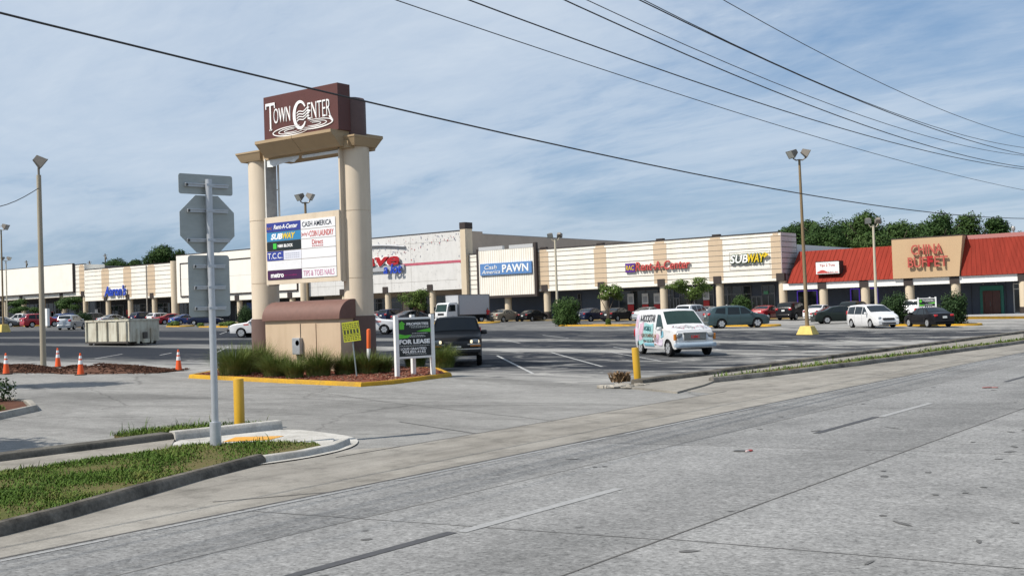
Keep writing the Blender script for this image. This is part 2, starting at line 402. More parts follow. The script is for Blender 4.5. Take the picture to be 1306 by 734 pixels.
# ------------------------------------------------------------------ world, sun, camera
SUN = Vector((-.459*math.cos(rad(50)), -.886*math.cos(rad(50)), math.sin(rad(50)))).normalized()
def make_world():
    w = bpy.data.worlds.new('World'); SC.world = w; w.use_nodes = True
    nt = w.node_tree; L = nt.links; bg = nt.nodes['Background']
    sky = nt.nodes.new('ShaderNodeTexSky'); sky.sky_type = 'NISHITA'; sky.sun_disc = False
    sky.sun_elevation = rad(50); sky.sun_rotation = math.atan2(SUN.x, SUN.y); sky.air_density = 1.0; sky.dust_density = 1.2; sky.ozone_density = 1.6
    tc = nt.nodes.new('ShaderNodeTexCoord'); s = nt.nodes.new('ShaderNodeSeparateXYZ'); L.new(tc.outputs['Generated'], s.inputs[0])
    zc = math_(nt, 'ADD', math_(nt, 'MAXIMUM', s.outputs[2], 0.0), .16)
    cb = nt.nodes.new('ShaderNodeCombineXYZ')
    L.new(math_(nt, 'DIVIDE', s.outputs[0], zc), cb.inputs[0]); L.new(math_(nt, 'DIVIDE', s.outputs[1], zc), cb.inputs[1])
    p = cb.outputs[0]
    n1 = noise(nt, mapping(nt, p, (.55, .8, 1), rad(25)), 1.0, 8, .6, .7)
    n2 = noise(nt, mapping(nt, p, (1.3, 3.6, 1), rad(48)), 1.0, 7, .62, .5)
    n3 = noise(nt, mapping(nt, p, (6, 13, 1), rad(30)), 1.0, 5, .65, .6)
    f = math_(nt, 'ADD', math_(nt, 'ADD', math_(nt, 'MULTIPLY', n1, .76), math_(nt, 'MULTIPLY', n2, .12)), math_(nt, 'MULTIPLY', n3, .12))
    cl = ramp(nt, f, [(.38, 0.0), (.46, .35), (.52, .72), (.62, 1.0)])
    hor = ramp(nt, s.outputs[2], [(.0, .62), (.10, .78), (.3, 1.0)])
    c = mix(nt, math_(nt, 'MULTIPLY', math_(nt, 'MULTIPLY', cl, hor), .80), mix(nt, .5, sky.outputs[0], (2.5, 4.5, 7.6)), (7.5, 8.3, 9.2))
    L.new(c, bg.inputs['Color']); bg.inputs['Strength'].default_value = .086
make_world()
sd = bpy.data.lights.new('sun', 'SUN'); sd.energy = 5.0; sd.angle = rad(.6); sd.color = (1, .94, .85)
so = bpy.data.objects.new('sun', sd); COL.objects.link(so); so.rotation_euler = SUN.to_track_quat('Z', 'Y').to_euler(); so.location = (-20, -30, 60)
cd = bpy.data.cameras.new('camera'); cd.sensor_width = 36; cd.lens = F/1306*36; cd.clip_end = 6000
co = bpy.data.objects.new('camera', cd); COL.objects.link(co)
M = Matrix((Rv, Uv, -Wv)).transposed().to_4x4(); M.translation = (0, 0, H); co.matrix_world = M; SC.camera = co
SC.view_settings.view_transform = 'Standard'; SC.view_settings.look = 'None'; SC.view_settings.exposure = .16; SC.view_settings.gamma = 1

# ------------------------------------------------------------------ ground and road
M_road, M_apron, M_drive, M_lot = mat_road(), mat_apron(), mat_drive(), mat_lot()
M_soil = mat_ground('verge_soil', (.10, .085, .05), (.16, .13, .08))
M_turf = mat_ground('turf', (.07, .085, .022), (.15, .115, .055), 1.0)
M_mulch = mat_ground('mulch', (.085, .045, .032), (.15, .08, .055), 3)
M_redmulch = mat_ground('red_mulch', (.14, .045, .03), (.22, .085, .055), 4)
M_walk = mat_kerb('sidewalk_concrete', (.29, .27, .235), (.16, .148, .128), .46)
M_kerbdark = mat_kerb('weathered_kerb', (.20, .18, .15), (.022, .020, .017), .50)
M_kerbnew = mat_kerb('new_concrete', (.50, .485, .45), (.28, .265, .235), .46)
M_yellow = mat_kerb('yellow_kerb_paint', (.50, .285, .025), (.24, .16, .06), .42)
M_white = pm('white_marking', (.34, .34, .33), .7, var=.4, scale=5)
M_wornwhite = pm('worn_marking', (.275, .275, .27), .8, var=.25, scale=22)
M_black = pm('black_marking', (.055, .055, .058), .8, var=.3, scale=14)
M_joint = pm('joint_seal', (.085, .08, .075), .9, var=.5, scale=3)

g = sheet('ground', [[(-1500, -400), (1500, -400), (1500, 1800), (-1500, 1800)]], -.03, M_turf); struct(g)
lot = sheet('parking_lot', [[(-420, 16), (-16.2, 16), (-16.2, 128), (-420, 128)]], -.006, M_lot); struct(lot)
dr = sheet('driveway', [[(-13, -40), (-13, 25.6), (-16.2, 27.2), (-24.6, 29.6), (-33, 26.6), (-36.8, 27.2), (-39.5, 25.2), (-46, 22.5), (-120, -9), (-120, -40)]], 0, M_drive); struct(dr)
ap = sheet('driveway_apron', [[(-14.6, -60), (-10.5, -60), (-10.5, 400), (-13.8, 400), (-14.9, 60), (-16.3, 31), (-16.3, 26.9), (-13, 25.3), (-13, 14), (-14.6, 12)]], .004, M_apron); struct(ap)
rd = sheet('road', [[(-10.5, -120), (16, -120), (16, 600), (-10.5, 600)]], .008, M_road); struct(rd)
jl = [line_quad((-10.5, -60), (-10.5, 300), .045), line_quad((-5.4, -60), (-5.4, 300), .024), line_quad((-1.7, -60), (-1.7, 300), .02), line_quad((-8.82, -60), (-8.82, 300), .012)]
for y0 in (-8.5, -3.5, 0, 8.7, 15.7, 22.5, 29.5, 37, 44, 52, 60): jl.append(line_quad((-10.5, y0-.15), (-5.4, y0+.65), .014)); jl.append(line_quad((-5.4, y0+.7), (4, y0+1.6), .014))
js = sheet('road_joint', jl, .012, M_joint); struct(js)
js2 = sheet('apron_joint', [line_quad((-13.0, 12.5), (-13.0, 26), .035), line_quad((-11.3, 8.8), (-10.5, 10.0), .03), line_quad((-12.9, 20), (-10.5, 20.6), .02), line_quad((-16, 17.2), (-13, 16.0), .03), line_quad((-12.9, 25), (-10.5, 26), .02), line_quad((-24, 22.5), (-13, 18.4), .02)], .010, M_joint); struct(js2)
wl = []
for y in [-6+i*1.9 for i in range(60)]:
    L0 = 1.9*(.72 if rng.random() < .4 else 1.0); wl.append(line_quad((-10.37, y), (-10.37, y+L0), .065))
el = sheet('edge_line', wl, .013, M_wornwhite); struct(el)
dash = []; blk = []
for k in range(-1, 6):
    y0 = 8.75+12.2*k; dash.append(line_quad((-7.35, y0), (-7.35, y0+3.0), .13)); blk.append(line_quad((-7.42, y0-2.9), (-7.42, y0-.05), .13))
ds = sheet('lane_marking', dash, .013, M_wornwhite); struct(ds)
bs = sheet('lane_marking', blk, .013, M_black); struct(bs)
# stall lines, read from the photograph and put on the asphalt
sl = []
for a, b in [((634, 453), (680, 476)), ((703, 449), (768, 467)), ((769, 447), (843, 460)), ((121, 457), (156, 451)), ((204, 452.5), (219, 449.5)), ((166, 469.5), (180, 464.5)), ((276, 449), (292, 441.5)), ((280, 426), (297, 420)), ((640, 433), (663, 437)), ((692, 427), (725, 431)), ((930, 437), (985, 440)), ((1035, 437), (1075, 440.5))]:
    sl.append(line_quad(G(*a), G(*b), .11))
for k in range(5):
    x0 = -30+k*1.7; sl.append(line_quad((x0-1.2, 49.8+k*3.6), (x0+4.0, 44.7+k*3.6), .10))
sp_ = []; r_ = random.Random(77)
for i in range(85):
    near_ = r_.random() < .72
    x0, y0 = (r_.uniform(-5.2, -1.0), r_.uniform(9, 24)) if near_ else (r_.uniform(-10, -5.5), r_.uniform(8, 30))
    w_, l_ = r_.uniform(.02, .055), r_.uniform(.03, .12); a_ = r_.uniform(0, 3.1)
    if r_.random() < .08: l_ *= 2.5
    sp_.append([(x0+math.cos(t)*l_*math.cos(a_)*k-math.sin(t)*w_*math.sin(a_)*k, y0+math.cos(t)*l_*math.sin(a_)*k+math.sin(t)*w_*math.cos(a_)*k) for t, k in [(q*math.pi/4, r_.uniform(.7, 1.2)) for q in range(8)]])
ss = sheet('tar_spot', sp_, .0135, pm('tar', (.095, .093, .09), .9, var=.4)); struct(ss)
st = sheet('stall_line', sl, -.001, M_white); struct(st)
# small litter on the carriageway
b = MB(); p = G(957, 576)
b.rbox((p.x, p.y, .025), (.08, .05, .03), .7, 0, .5); b.rbox((p.x-.12, p.y-.05, .018), (.24, .10, .02), .6, 1, .2); b.rbox((p.x-.02, p.y-.06, .02), (.07, .05, .03), .7, 2, 1.2)
tag(b.build('litter', [pm('litter_red', (.30, .05, .05)), pm('litter_dark', (.04, .04, .04)), pm('litter_pale', (.45, .35, .34))]), 'flattened red and black scrap of litter lying on the near lane', 'litter')
p = G(1259, 495); b = MB(); b.rbox((p.x, p.y, .025), (.26, .10, .03), .7, 0, .8); b.rbox((p.x+.15, p.y+.08, .02), (.16, .08, .03), .7, 0, .2)
tag(b.build('litter', [pm('litter_pink', (.24, .10, .09))]), 'small reddish scrap of litter far down the carriageway', 'litter')

# ------------------------------------------------------------------ near corner: kerb, verge, sidewalk, ramp
near = [(-10.9, -14), (-11.05, 0), (-11.6, 6.3), (-11.9, 7.3), (-13.0, 10.0), (-13.5, 11.55)]
k1 = struct(kerb('verge_kerb', near, .24, .15, M_kerbdark, jit=.016, bev=.055))
inner = [(-11.1, -14), (-11.3, 0), (-11.83, 6.4), (-12.1, 7.4), (-13.2, 10.1), (-13.72, 11.6), (-13.68, 12.3), (-13.85, 13.0), (-14.25, 13.25), (-15.2, 13.0), (-16.1, 12.35), (-16.0, 8.6), (-15.4, 0), (-15.2, -14)]
vg = sheet('verge', [inner], .10, M_turf); struct(vg)
ret = [(-13.5, 11.55), (-13.45, 12.3), (-13.6, 13.1), (-14.0, 13.85), (-14.6, 14.4), (-15.4, 14.85), (-16.6, 15.15)]
k2 = struct(kerb('ramp_kerb', ret[:4], .22, .11, M_kerbnew, jit=.004))
gut = smooth_poly([(-13.5, 11.0), (-13.3, 12.0), (-13.4, 12.9), (-13.8, 13.8), (-14.6, 14.6), (-15.8, 15.0), (-17.1, 15.25), (-17.0, 14.8), (-15.4, 14.4), (-14.3, 13.6), (-13.85, 12.4), (-13.6, 11.5)])
rs = sheet('gutter', [gut], .022, M_kerbnew); struct(rs)
rp = sheet('ramp', [[(-16.75, 12.0), (-17.45, 12.9), (-17.0, 14.9), (-16.2, 14.85), (-15.5, 14.6), (-14.8, 14.2), (-14.35, 13.75), (-14.15, 13.3), (-15.2, 13.05), (-16.0, 12.4)]], .045, M_kerbnew); struct(rp)
tp = sheet('tactile_patch', [[(-16.35, 13.0), (-15.75, 13.55), (-16.0, 14.1), (-16.75, 13.6)]], .052, mat_kerb('tactile_orange', (.60, .30, .05), (.50, .33, .14), .42)); struct(tp)
sw = sheet('sidewalk', [[(-15.2, -14), (-15.4, 0), (-16.0, 8.6), (-16.1, 12.35), (-16.75, 12.2), (-17.6, 12.9), (-17.6, 9), (-16.9, 0), (-16.7, -14)]], .06, M_walk); struct(sw)
k3 = struct(kerb('back_kerb', [(-16.7, -14), (-16.9, 0), (-17.6, 9), (-17.55, 12.85)], .42, .17, mat_kerb('back_kerb_concrete', (.15, .14, .12), (.045, .042, .036), .5), jit=.008))
k4 = struct(kerb('white_kerb', [(-17.5, 12.85), (-17.15, 15.1)], .26, .20, M_kerbnew))
tg = sheet('turf_patch', [[(-17.8, 12.8), (-17.4, 15.2), (-18.3, 15.5), (-19.6, 14.5), (-19.5, 12.9)]], .06, M_turf); struct(tg)
# planted bed at the far left
bed = [(-24.6, 11.5), (-25.3, 13.7), (-26.6, 15.5), (-28.2, 16.3), (-31, 16.8), (-37, 13), (-30, 8)]
k5 = struct(kerb('bed_kerb', bed, .2, .15, mat_kerb('bed_kerb_concrete', (.36, .34, .30), (.15, .14, .125), .45), closed=True))
M_bedmulch = mat_ground('bed_mulch', (.085, .04, .028), (.15, .07, .045), 4)
bt = sheet('planting_bed', [[(-24.9, 11.5), (-25.6, 13.6), (-26.8, 15.3), (-28.3, 16.05), (-31, 16.5), (-36.5, 13), (-30, 8.4)]], .12, M_bedmulch); struct(bt)
tu2 = sheet('turf_patch', [[(-25.0, 11.5), (-25.7, 13.6), (-26.5, 14.6), (-27.6, 14.6), (-29, 12)]], .13, M_turf); struct(tu2)
# ------------------------------------------------------------------ far corner: kerbs along the road on the right
rear = [(-16.35, 27.6), (-16.15, 31), (-16.0, 38), (-15.3, 62), (-14.2, 100), (-13.0, 160)]
k6 = struct(kerb('back_kerb', rear, .42, .16, M_kerbdark, jit=.012))
fk = [(-14.75, 28.8), (-14.35, 31), (-13.6, 37), (-12.35, 53.5), (-11.6, 80), (-11.2, 160)]
k7 = struct(kerb('verge_kerb', fk, .2, .14, mat_kerb('weathered_kerb_grey', (.24, .225, .20), (.07, .066, .06), .5), jit=.012))
sw2 = sheet('sidewalk', [[(-16.35, 26.5), (-13.9, 25.1), (-14.4, 27.5), (-14.85, 29), (-14.5, 31), (-13.75, 37), (-12.5, 53.5), (-11.7, 80), (-11.3, 160), (-13.0, 160), (-14.2, 100), (-15.3, 62), (-16.0, 38), (-16.15, 31)]], .05, M_walk); struct(sw2)
vg2 = sheet('verge', [[(-15.3, 29.6), (-14.62, 29.8), (-14.5, 31), (-13.8, 37), (-12.55, 53.5), (-11.9, 75), (-12.3, 75), (-13.3, 53.5), (-14.75, 37), (-15.2, 31)]], .10, M_turf); struct(vg2)
ck = MB()
for _ in range(26):
    ck.box((-16.55+rng.uniform(-.35, .55), 26.75+rng.uniform(-.45, .5), .03+rng.uniform(0, .03)), (rng.uniform(.08, .38), rng.uniform(.08, .26), rng.uniform(.04, .10)), 0, rng.uniform(0, 3))
tag(ck.build('broken_kerb', mat_kerb('broken_concrete', (.42, .39, .34), (.13, .115, .09), .45), bev=.02), 'crumbled kerb end of broken concrete lumps beside the far yellow bollard', 'rubble')
# dead weeds beside that bollard
b = MB(); r_ = random.Random(5)
for i in range(150):
    a = r_.uniform(0, 6.3); l = r_.uniform(.12, .42); q = Vector((-17.15+r_.gauss(0, .10), 27.7+r_.gauss(0, .12), .08)); e = q+Vector((math.cos(a)*l*.6, math.sin(a)*l*.6, l*.75)); s = Vector((-math.sin(a), math.cos(a), 0))*.018
    m_ = q.lerp(e, .6)+Vector((0, 0, .06)); b.add([q-s, q+s, m_+s*1.6, m_-s*1.6, e], [(0, 1, 2, 3), (3, 2, 4)])
blob_leaves(b, [(-17.15, 27.7, .2, .2, .2, .16)], 70, .10, 3)
tag(b.build('weed', mat_leaf('dry_weed', (.10, .06, .03), (.17, .11, .06), (.25, .17, .10)), fix=False), 'dry brown weed clump growing against the far yellow bollard', 'plant')

# grass blades on the verges (nobody could count them)
def inpoly(x, y, P):
    c = False
    for i in range(len(P)):
        a, q = P[i], P[i-1]
        if (a[1] > y) != (q[1] > y) and x < (q[0]-a[0])*(y-a[1])/(q[1]-a[1])+a[0]: c = not c
    return c
def blades(name, P, n, h, seed, z=.1, ylo=None, bare=.25, label=None, wd=.006):
    r = random.Random(seed); b = MB(); xs = [p[0] for p in P]; ys = [p[1] for p in P]; vs = []; fs = []
    k = 0
    while k < n:
        x = r.uniform(min(xs), max(xs)); y = r.uniform(max(min(ys), ylo if ylo is not None else -99), max(ys)); k += 1
        if not inpoly(x, y, P): continue
        dens = .5+.5*math.sin(x*2.3+1.7*math.sin(y*1.1))*math.cos(y*1.9+x)
        if dens < bare*r.random()*2: continue
        if y > 11.2 and r.random() < .55: continue
        hh = h*r.uniform(.35, 1.2)*(.55+.7*dens)*(2.4 if r.random() < .018 else 1); a = r.uniform(0, 6.28); w = wd*r.uniform(.7, 1.6)
        lean = r.uniform(.3, 1.5)*hh; g0 = gz(x)+z-.01
        dx, dy = math.cos(a)*lean, math.sin(a)*lean; px, py = -math.sin(a)*w, math.cos(a)*w
        o = len(vs); vs += [(x-px, y-py, g0), (x+px, y+py, g0), (x+dx*.45+px*.8, y+dy*.45+py*.8, g0+hh*.7), (x+dx*.45-px*.8, y+dy*.45-py*.8, g0+hh*.7), (x+dx, y+dy, g0+hh)]
        fs += [(o, o+1, o+2, o+3), (o+3, o+2, o+4)]
    b.add(vs, fs); o = b.build(name, M_grass, fix=False); o['kind'] = 'stuff'
    if label: tag(o, label, 'grass')
    return o
M_grass = mat_leaf('grass_blade', (.04, .078, .010), (.072, .128, .018), (.20, .17, .06), .9)
blades('grass', inner, 150000, .055, 1, .10, ylo=2.5, label='green grass with bare brown patches on the near roadside verge', bare=.42)
blades('grass', [(-17.85, 12.7), (-17.5, 15.2), (-18.3, 15.5), (-19.6, 14.5), (-19.5, 12.8)], 9000, .10, 2, .06, label='uncut grass around the near yellow bollard')
blades('grass', [(-15.3, 29.6), (-14.62, 29.8), (-14.5, 31), (-13.8, 37), (-12.55, 53.5), (-11.9, 75), (-12.3, 75), (-13.3, 53.5), (-14.75, 37), (-15.2, 31)], 30000, .13, 3, .10, label='narrow strip of grass along the far roadside kerb', wd=.012)
blades('grass', [(-25.0, 11.5), (-25.7, 13.6), (-26.5, 14.6), (-27.6, 14.6), (-29, 12)], 9000, .12, 4, .13, label='patch of lawn in the kerbed bed at the left', wd=.01)

# ------------------------------------------------------------------ mulch heap beside the driveway
b = MB(); r_ = random.Random(11)
rows = []
NX, NY = 46, 9
c0, c1 = Vector((-47.5, 24.1)), Vector((-37.4, 27.3)); ax = (c1-c0).normalized(); pr = Vector((-ax.y, ax.x))
for i in range(NX+1):
    row = []
    for j in range(NY+1):
        u = i/NX; w = j/NY*2-1
        hh = max(0, (1-w*w))*(.22+.13*math.sin(u*9.5+.6)+.08*math.sin(u*23))*min(1, u*6, (1-u)*4)*(1.25-.5*u)
        if .58 < u < .68: hh *= .55
        q = c0.lerp(c1, u)+pr*w*(1.1+.35*math.sin(u*11)+r_.uniform(-.06, .06))
        row.append((q.x, q.y, gz(q.x)+.003+max(0, hh+r_.uniform(-.03, .035) if abs(w) < .99 else 0)))
    rows.append(row)
b.grid(rows); struct(b.build('mulch_heap', M_mulch))
b = MB()
for i in range(2600):
    u = r_.random(); w = max(-1.15, min(1.15, r_.gauss(0, .5)))
    hh = max(0, (1-w*w))*(.22+.13*math.sin(u*9.5+.6)+.08*math.sin(u*23))*min(1, u*6, (1-u)*4)*(1.25-.5*u)
    if .58 < u < .68: hh *= .55
    q = c0.lerp(c1, u)+pr*w*1.2; a = r_.uniform(0, 3.14); l = r_.uniform(.05, .2)
    b.box((q.x, q.y, gz(q.x)+.02+hh+r_.uniform(0, .05)), (l, .035, .03), 0, a)
o = b.build('bark_chips', M_mulch); o['kind'] = 'stuff'; tag(o, 'loose bark chips scattered over the mulch heap by the driveway', 'mulch')
# ------------------------------------------------------------------ shopping centre
D = 113.0
M_cream = mat_stain('cream_fascia', (.82, .785, .705), (.50, .43, .33), (1.2, 1.2, .12), .28)
M_cream2 = mat_stain('cream_panel', (.80, .77, .70), (.55, .50, .42), (.6, .6, .2), .25)
M_whitewall = mat_stain('white_wall', (.62, .61, .59), (.40, .39, .37), (1.5, 1.5, .3), .4, scale=1.4)
M_tan = mat_stain('tan_pilaster', (.57, .44, .305), (.43, .33, .22), (1.5, 1.5, .3), .4)
M_tan2 = mat_stain('tan_parapet', (.50, .345, .20), (.40, .275, .16), (.5, .5, .2), .3)
M_coltan = mat_stain('column_stucco', (.60, .50, .365), (.42, .34, .24), (2, 2, .4), .45)
M_brown = pm('brown_trim', (.034, .024, .021), .7, var=.2)
M_line = pm('board_shadow_gap', (.15, .13, .11), .8, var=.2)
M_navy = mat_stain('blue_grey_wall', (.085, .105, .145), (.06, .07, .09), (1, 1, .4), .5)
M_dark = pm('dark_storefront_wall', (.035, .038, .045), .7, var=.25)
M_glass = pm('shop_glass', (.02, .028, .034), .06, var=.3, scale=.6, spec=.6)
M_alu = pm('aluminium_frame', (.17, .17, .175), .45, .6, .1)
M_roof = pm('flat_roof', (.30, .29, .28), .9)
M_soffit = pm('soffit', (.30, .28, .25), .9)
M_taupe = mat_stain('taupe_block_wall', (.40, .325, .26), (.30, .245, .195), (.3, .3, .3), .5)
M_redmetal = pm('red_roof_metal', (.235, .032, .020), .7, 0, .24, 1.2, spec=.08, stretch=(3, .4, .4))
M_redcap = pm('red_roof_cap', (.19, .02, .015), .55, var=.1)
M_whitebeam = mat_stain('white_beam', (.78, .77, .74), (.55, .53, .5), (1, 1, .3), .3)
M_purple = pm('purple_neon', (.12, .05, .5), .5, emit=(.16, .07, .85), es=.18)
M_green = pm('green_frame', (.03, .20, .15), .5)
M_reddoor = pm('dark_red_door', (.10, .03, .02), .4, var=.3)
M_whiteframe = pm('white_frame', (.68, .68, .66), .5)
M_posterw = pm('poster_white', (.72, .72, .72), .5); M_posterr = pm('poster_red', (.55, .03, .03), .5)
def px_x(px, y=D): return PY(px, 350, y).x

def shop(name, label, x0, x1, z0, z1, cols, pil=(), nlines=0, mats=None, back=45, wallmat=None, walltop=None, yf=D, colr=.43, capz=.78, top=None, soffit=True):
    xm = (x0+x1)/2; base = Vector((xm, D+2, gz(xm))); root = thing(name, label, 'shop building', base)
    fm = mats or M_cream
    def part(mb, nm, m, par=None, **k):
        o = mb.build(nm, m, par or root, **k); o.location = -base if par is None else (0, 0, 0); return o
    w = MB(); w.bb(x0, x1, D+4.0, D+back, min(gz(x0), gz(x1))-.4, (walltop or z1)-.35); part(w, 'wall', wallmat or M_dark)
    rf = MB(); rf.bb(x0+.05, x1-.05, D+4.02, D+back-.05, (walltop or z1)-.35, (walltop or z1)-.25); part(rf, 'roof', M_roof)
    f = MB(); f.bb(x0, x1, yf, D+3.995, z0, z1, 0)
    f.bb(x0+.02, x1-.02, yf-.06, yf+.45, z1, z1+.10, 2)
    f.bb(x0+.05, x1-.05, yf+.3, D+3.9, z0-.03, z0-.002, 3)
    for i in range(nlines):
        z = z0+.35+(z1-z0-.45)*(i+.55)/nlines; f.bb(x0+.01, x1-.01, yf-.035, yf-.001, z-.022, z+.022, 1)
    part(f, 'fascia', [fm, M_line, M_brown, M_soffit])
    for p0, p1 in pil:
        p = MB(); p.bb(p0, p1, yf-.022, yf-.002, z0+.30, z1-.28); p.bb(p0+.25, p1-.25, yf-.02, yf-.002, z1-.28, z1-.05); part(p, 'pilaster', M_tan)
    for cx in cols:
        g0 = gz(cx)+.12
        c = MB(); c.cyl((cx, yf+.50, g0), colr, z0-g0-.03, 24); co_ = part(c, 'column', M_coltan, smooth=40)
        k = MB(); k.bb(cx-colr*1.06, cx+colr*1.06, yf-.12, yf+.35, z0-.02, z0+capz); part(k, 'column_cap', M_brown, co_)
        bnd = MB(); bnd.cyl((cx, yf+.50, g0), colr+.03, .92, 24); part(bnd, 'column_base', M_brown, co_, smooth=40)
    return root, base, part
def store_window(part, x0, x1, z0, z1, y=D+3.93, n=2, trans=True, frame=None):
    p = MB(); p.bb(x0, x1, y, y+.03, z0, z1); w = part(p, 'storefront_window', M_glass)
    f = MB(); t = .05
    for i in range(n+1):
        x = x0+(x1-x0)*i/n; f.bb(x-t, x+t, y-.05, y+.04, z0, z1)
    for z in ([z0, z0+.0+2.3, z1] if trans and z1-z0 > 2.8 else [z0, z1]): f.bb(x0, x1, y-.045, y+.035, z-t, z+t)
    part(f, 'window_frame', frame or M_alu, w); return w
def store_door(part, x0, x1, z0, m=None, fm=None, y=D+3.9):
    p = MB(); p.bb(x0, x1, y, y+.05, z0, z0+2.25); d = part(p, 'door', m or M_glass)
    f = MB(); t = .06
    for x in (x0, (x0+x1)/2, x1): f.bb(x-t, x+t, y-.06, y+.045, z0, z0+2.3)
    f.bb(x0, x1, y-.055, y+.04, z0+2.2, z0+2.34); part(f, 'door_frame', fm or M_alu, d)
    h = MB(); h.tube([((x0+x1)/2-.12, y-.1, z0+.85), ((x0+x1)/2-.12, y-.1, z0+1.35)], .025); part(h, 'handle', M_alu, d)
    return d

# --- far left block with the blank sign board
xa, xb, xc, xd, xe, xf = -262, px_x(107.8), px_x(221), px_x(386.5), px_x(599), px_x(997)
cols = [px_x(p) for p in (3, 26.3, 51, 77.6)]+[px_x(105)]
cols = [cols[0]-7*i for i in range(7, 0, -1)]+cols
r1, b1, part = shop('shop_block', 'farthest cream shop block with a huge blank sign board at the left edge', xa, xb-.004, 7.29, 12.75, cols, [(px_x(101), px_x(107.3))], 7)
zt = PY(92, 336.5, D-.4); zb_ = PY(92, 371.5, D-.4); zt0 = 12.95
s = MB(); s.bb(-232, zt.x, D-.42, D-.002, zb_.z, zt.z, 0); s.bb(-232.1, zt.x+.14, D-.38, D-.004, zb_.z-.2, zb_.z, 1); s.bb(zt.x, zt.x+.16, D-.38, D-.004, zb_.z, zt.z+.1, 1); s.bb(-232, zt.x+.16, D-.40, D-.004, zt.z, zt.z+.12, 1)
part(s, 'blank_sign_board', [M_cream2, M_brown])
for a, b_ in zip(cols, cols[1:]): store_window(part, a+.7, b_-.7, gz(a)+.25, 6.4, n=3)
# --- blue lettered shop
cols = [px_x(p) for p in (134, 162.2, 193)]
pil = [(px_x(p)-1.1, px_x(p)+1.1) for p in (134, 162.2)]+[(px_x(188), px_x(197.5))]
r2, b2, part = shop('shop_block', 'cream boarded shop block with blue sign lettering left of the traffic sign', xb, xc-.004, 6.28, 11.72, cols, pil, 7)
gcol = [px_x(110)]+cols+[xc-1]
for i, (a, b_) in enumerate(zip(gcol, gcol[1:])):
    store_window(part, a+.65, b_-.65, gz(a)+.25, 5.4, n=3)
store_door(part, px_x(168), px_x(174), gz(px_x(170))+.13)
p = MB(); p.cyl((px_x(223.3), D-.1, gz(xc)), .62, 11.95-gz(xc)-.0, 20); p.cyl((px_x(223.3), D-.1, gz(xc)), .66, 1.2, 20, 1); part(p, 'corner_column', [M_coltan, M_brown], smooth=40)
dn = MB(); dn.tube([(px_x(187), D-.06, gz(xc)), (px_x(187), D-.06, 11.6)], .10, 8); part(dn, 'downspout', pm('downspout_grey', (.32, .29, .25), .6))
# --- tall plain block
xc2 = px_x(227.2)
cols = [px_x(303.5), px_x(270), px_x(338), px_x(371)]
r3, b3, part = shop('shop_block', 'tall plain cream shop block behind the traffic sign', xc2, xd-.004, 5.19, 12.75, cols, [], 0, mats=M_cream2, yf=D-.3)
x0, x1 = px_x(233), px_x(381.5); zA, zB = 12.75-1.35, 5.19+1.0
s = MB(); s.bb(x0, x1, D-.42, D-.302, zB, zA, 0)
for q in (zA, zB): s.bb(x0-.1, x1+.1, D-.46, D-.301, q-.10, q+.10, 1)
for q in (x0, x1): s.bb(q-.1, q+.1, D-.46, D-.301, zB, zA, 1)
s.bb(x0, x1, D-.425, D-.3, 8.9, 8.93, 2)
part(s, 'blank_sign_board', [M_cream2, M_brown, M_soffit])
p = MB(); p.cyl((px_x(390.7), D-.55, gz(xd)), .52, 12.2-gz(xd), 20); part(p, 'corner_column', M_coltan, smooth=40)
gc = [xc2+.5]+sorted(cols)+[xd-1]
for i, (a, b_) in enumerate(zip(gc, gc[1:])): store_window(part, a+.7, b_-.7, gz(a)+.25, 4.4, n=3)
bl = MB(); bl.bb(px_x(290), px_x(299), D+3.6, D+3.9, gz(xd)+.2, 4.8); part(bl, 'blue_wall_panel', pm('bright_blue_panel', (.04, .10, .32), .5))
r_ = random.Random(14)
for (a_, b_) in ((110, 200), (232, 320), (30, 100)):
    for k in range(6):
        px = r_.uniform(a_, b_); q = MB(); x_ = px_x(px, D+3.8); g_ = gz(x_)+r_.uniform(1.0, 1.7); w_ = r_.uniform(.5, 1.1); h_ = r_.uniform(.5, 1.0)
        q.bb(x_, x_+w_, D+3.82, D+3.85, g_, g_+h_, k % 3); part(q, 'window_poster', [M_posterw, pm('poster_grey', (.42, .43, .45)), M_posterr])
# --- white supermarket front with the pink stripe
cols = [px_x(p) for p in (436, 491, 548)]
r4, b4, part = shop('supermarket', 'tall weathered white store front crossed by a pink stripe', xd, xe-.9, 5.22, 12.72, cols, [], 0, mats=M_whitewall, wallmat=M_taupe, back=60)
ew = MB(); ew.bb(xe-.899, xe-.85, D+.02, D+4.0, 5.2, 12.70); part(ew, 'end_wall', M_taupe)
L0 = MB(); za, zb_ = PY(540, 337.6, D).z, PY(540, 334.4, D).z
L0.bb(px_x(510), xe-.92, D-.02, D-.002, za, zb_); part(L0, 'painted_stripe', pm('pink_stripe', (.42, .09, .13), .7, var=.25, scale=2))
gr = MB()
for z in (6.45, 11.55): gr.bb(xd+.1, px_x(583), D-.008, D-.001, z, z+.035)
for k in range(6): gr.bb(xd+3+k*3.6, xd+3.03+k*3.6, D-.008, D-.001, 5.25, 12.5)
part(gr, 'panel_joint', M_soffit)
fl = MB(); r_ = random.Random(21)
x7, x8 = px_x(474), px_x(588)
for i in range(150):
    u = r_.random(); x = x7+(x8-x7)*u
    z = 10.1+1.9*u**1.2+r_.gauss(0, .16) if r_.random() < .45 else (11.2+1.2*u+r_.gauss(0, .45) if r_.random() < .7 else r_.uniform(8.8, 12.4))
    if z > 12.5: z = 12.4
    if r_.random() < .25 and u > .5: continue
    a = r_.uniform(-.6, .6); h_ = r_.uniform(.10, .30); w_ = r_.uniform(.06, .16)
    fl.add([(x, D-.03, z), (x+w_, D-.04, z+.03), (x+w_*.6+a*.2, D-.05, z-h_)], [(0, 1, 2)], r_.choice((0, 1, 2, 2)))
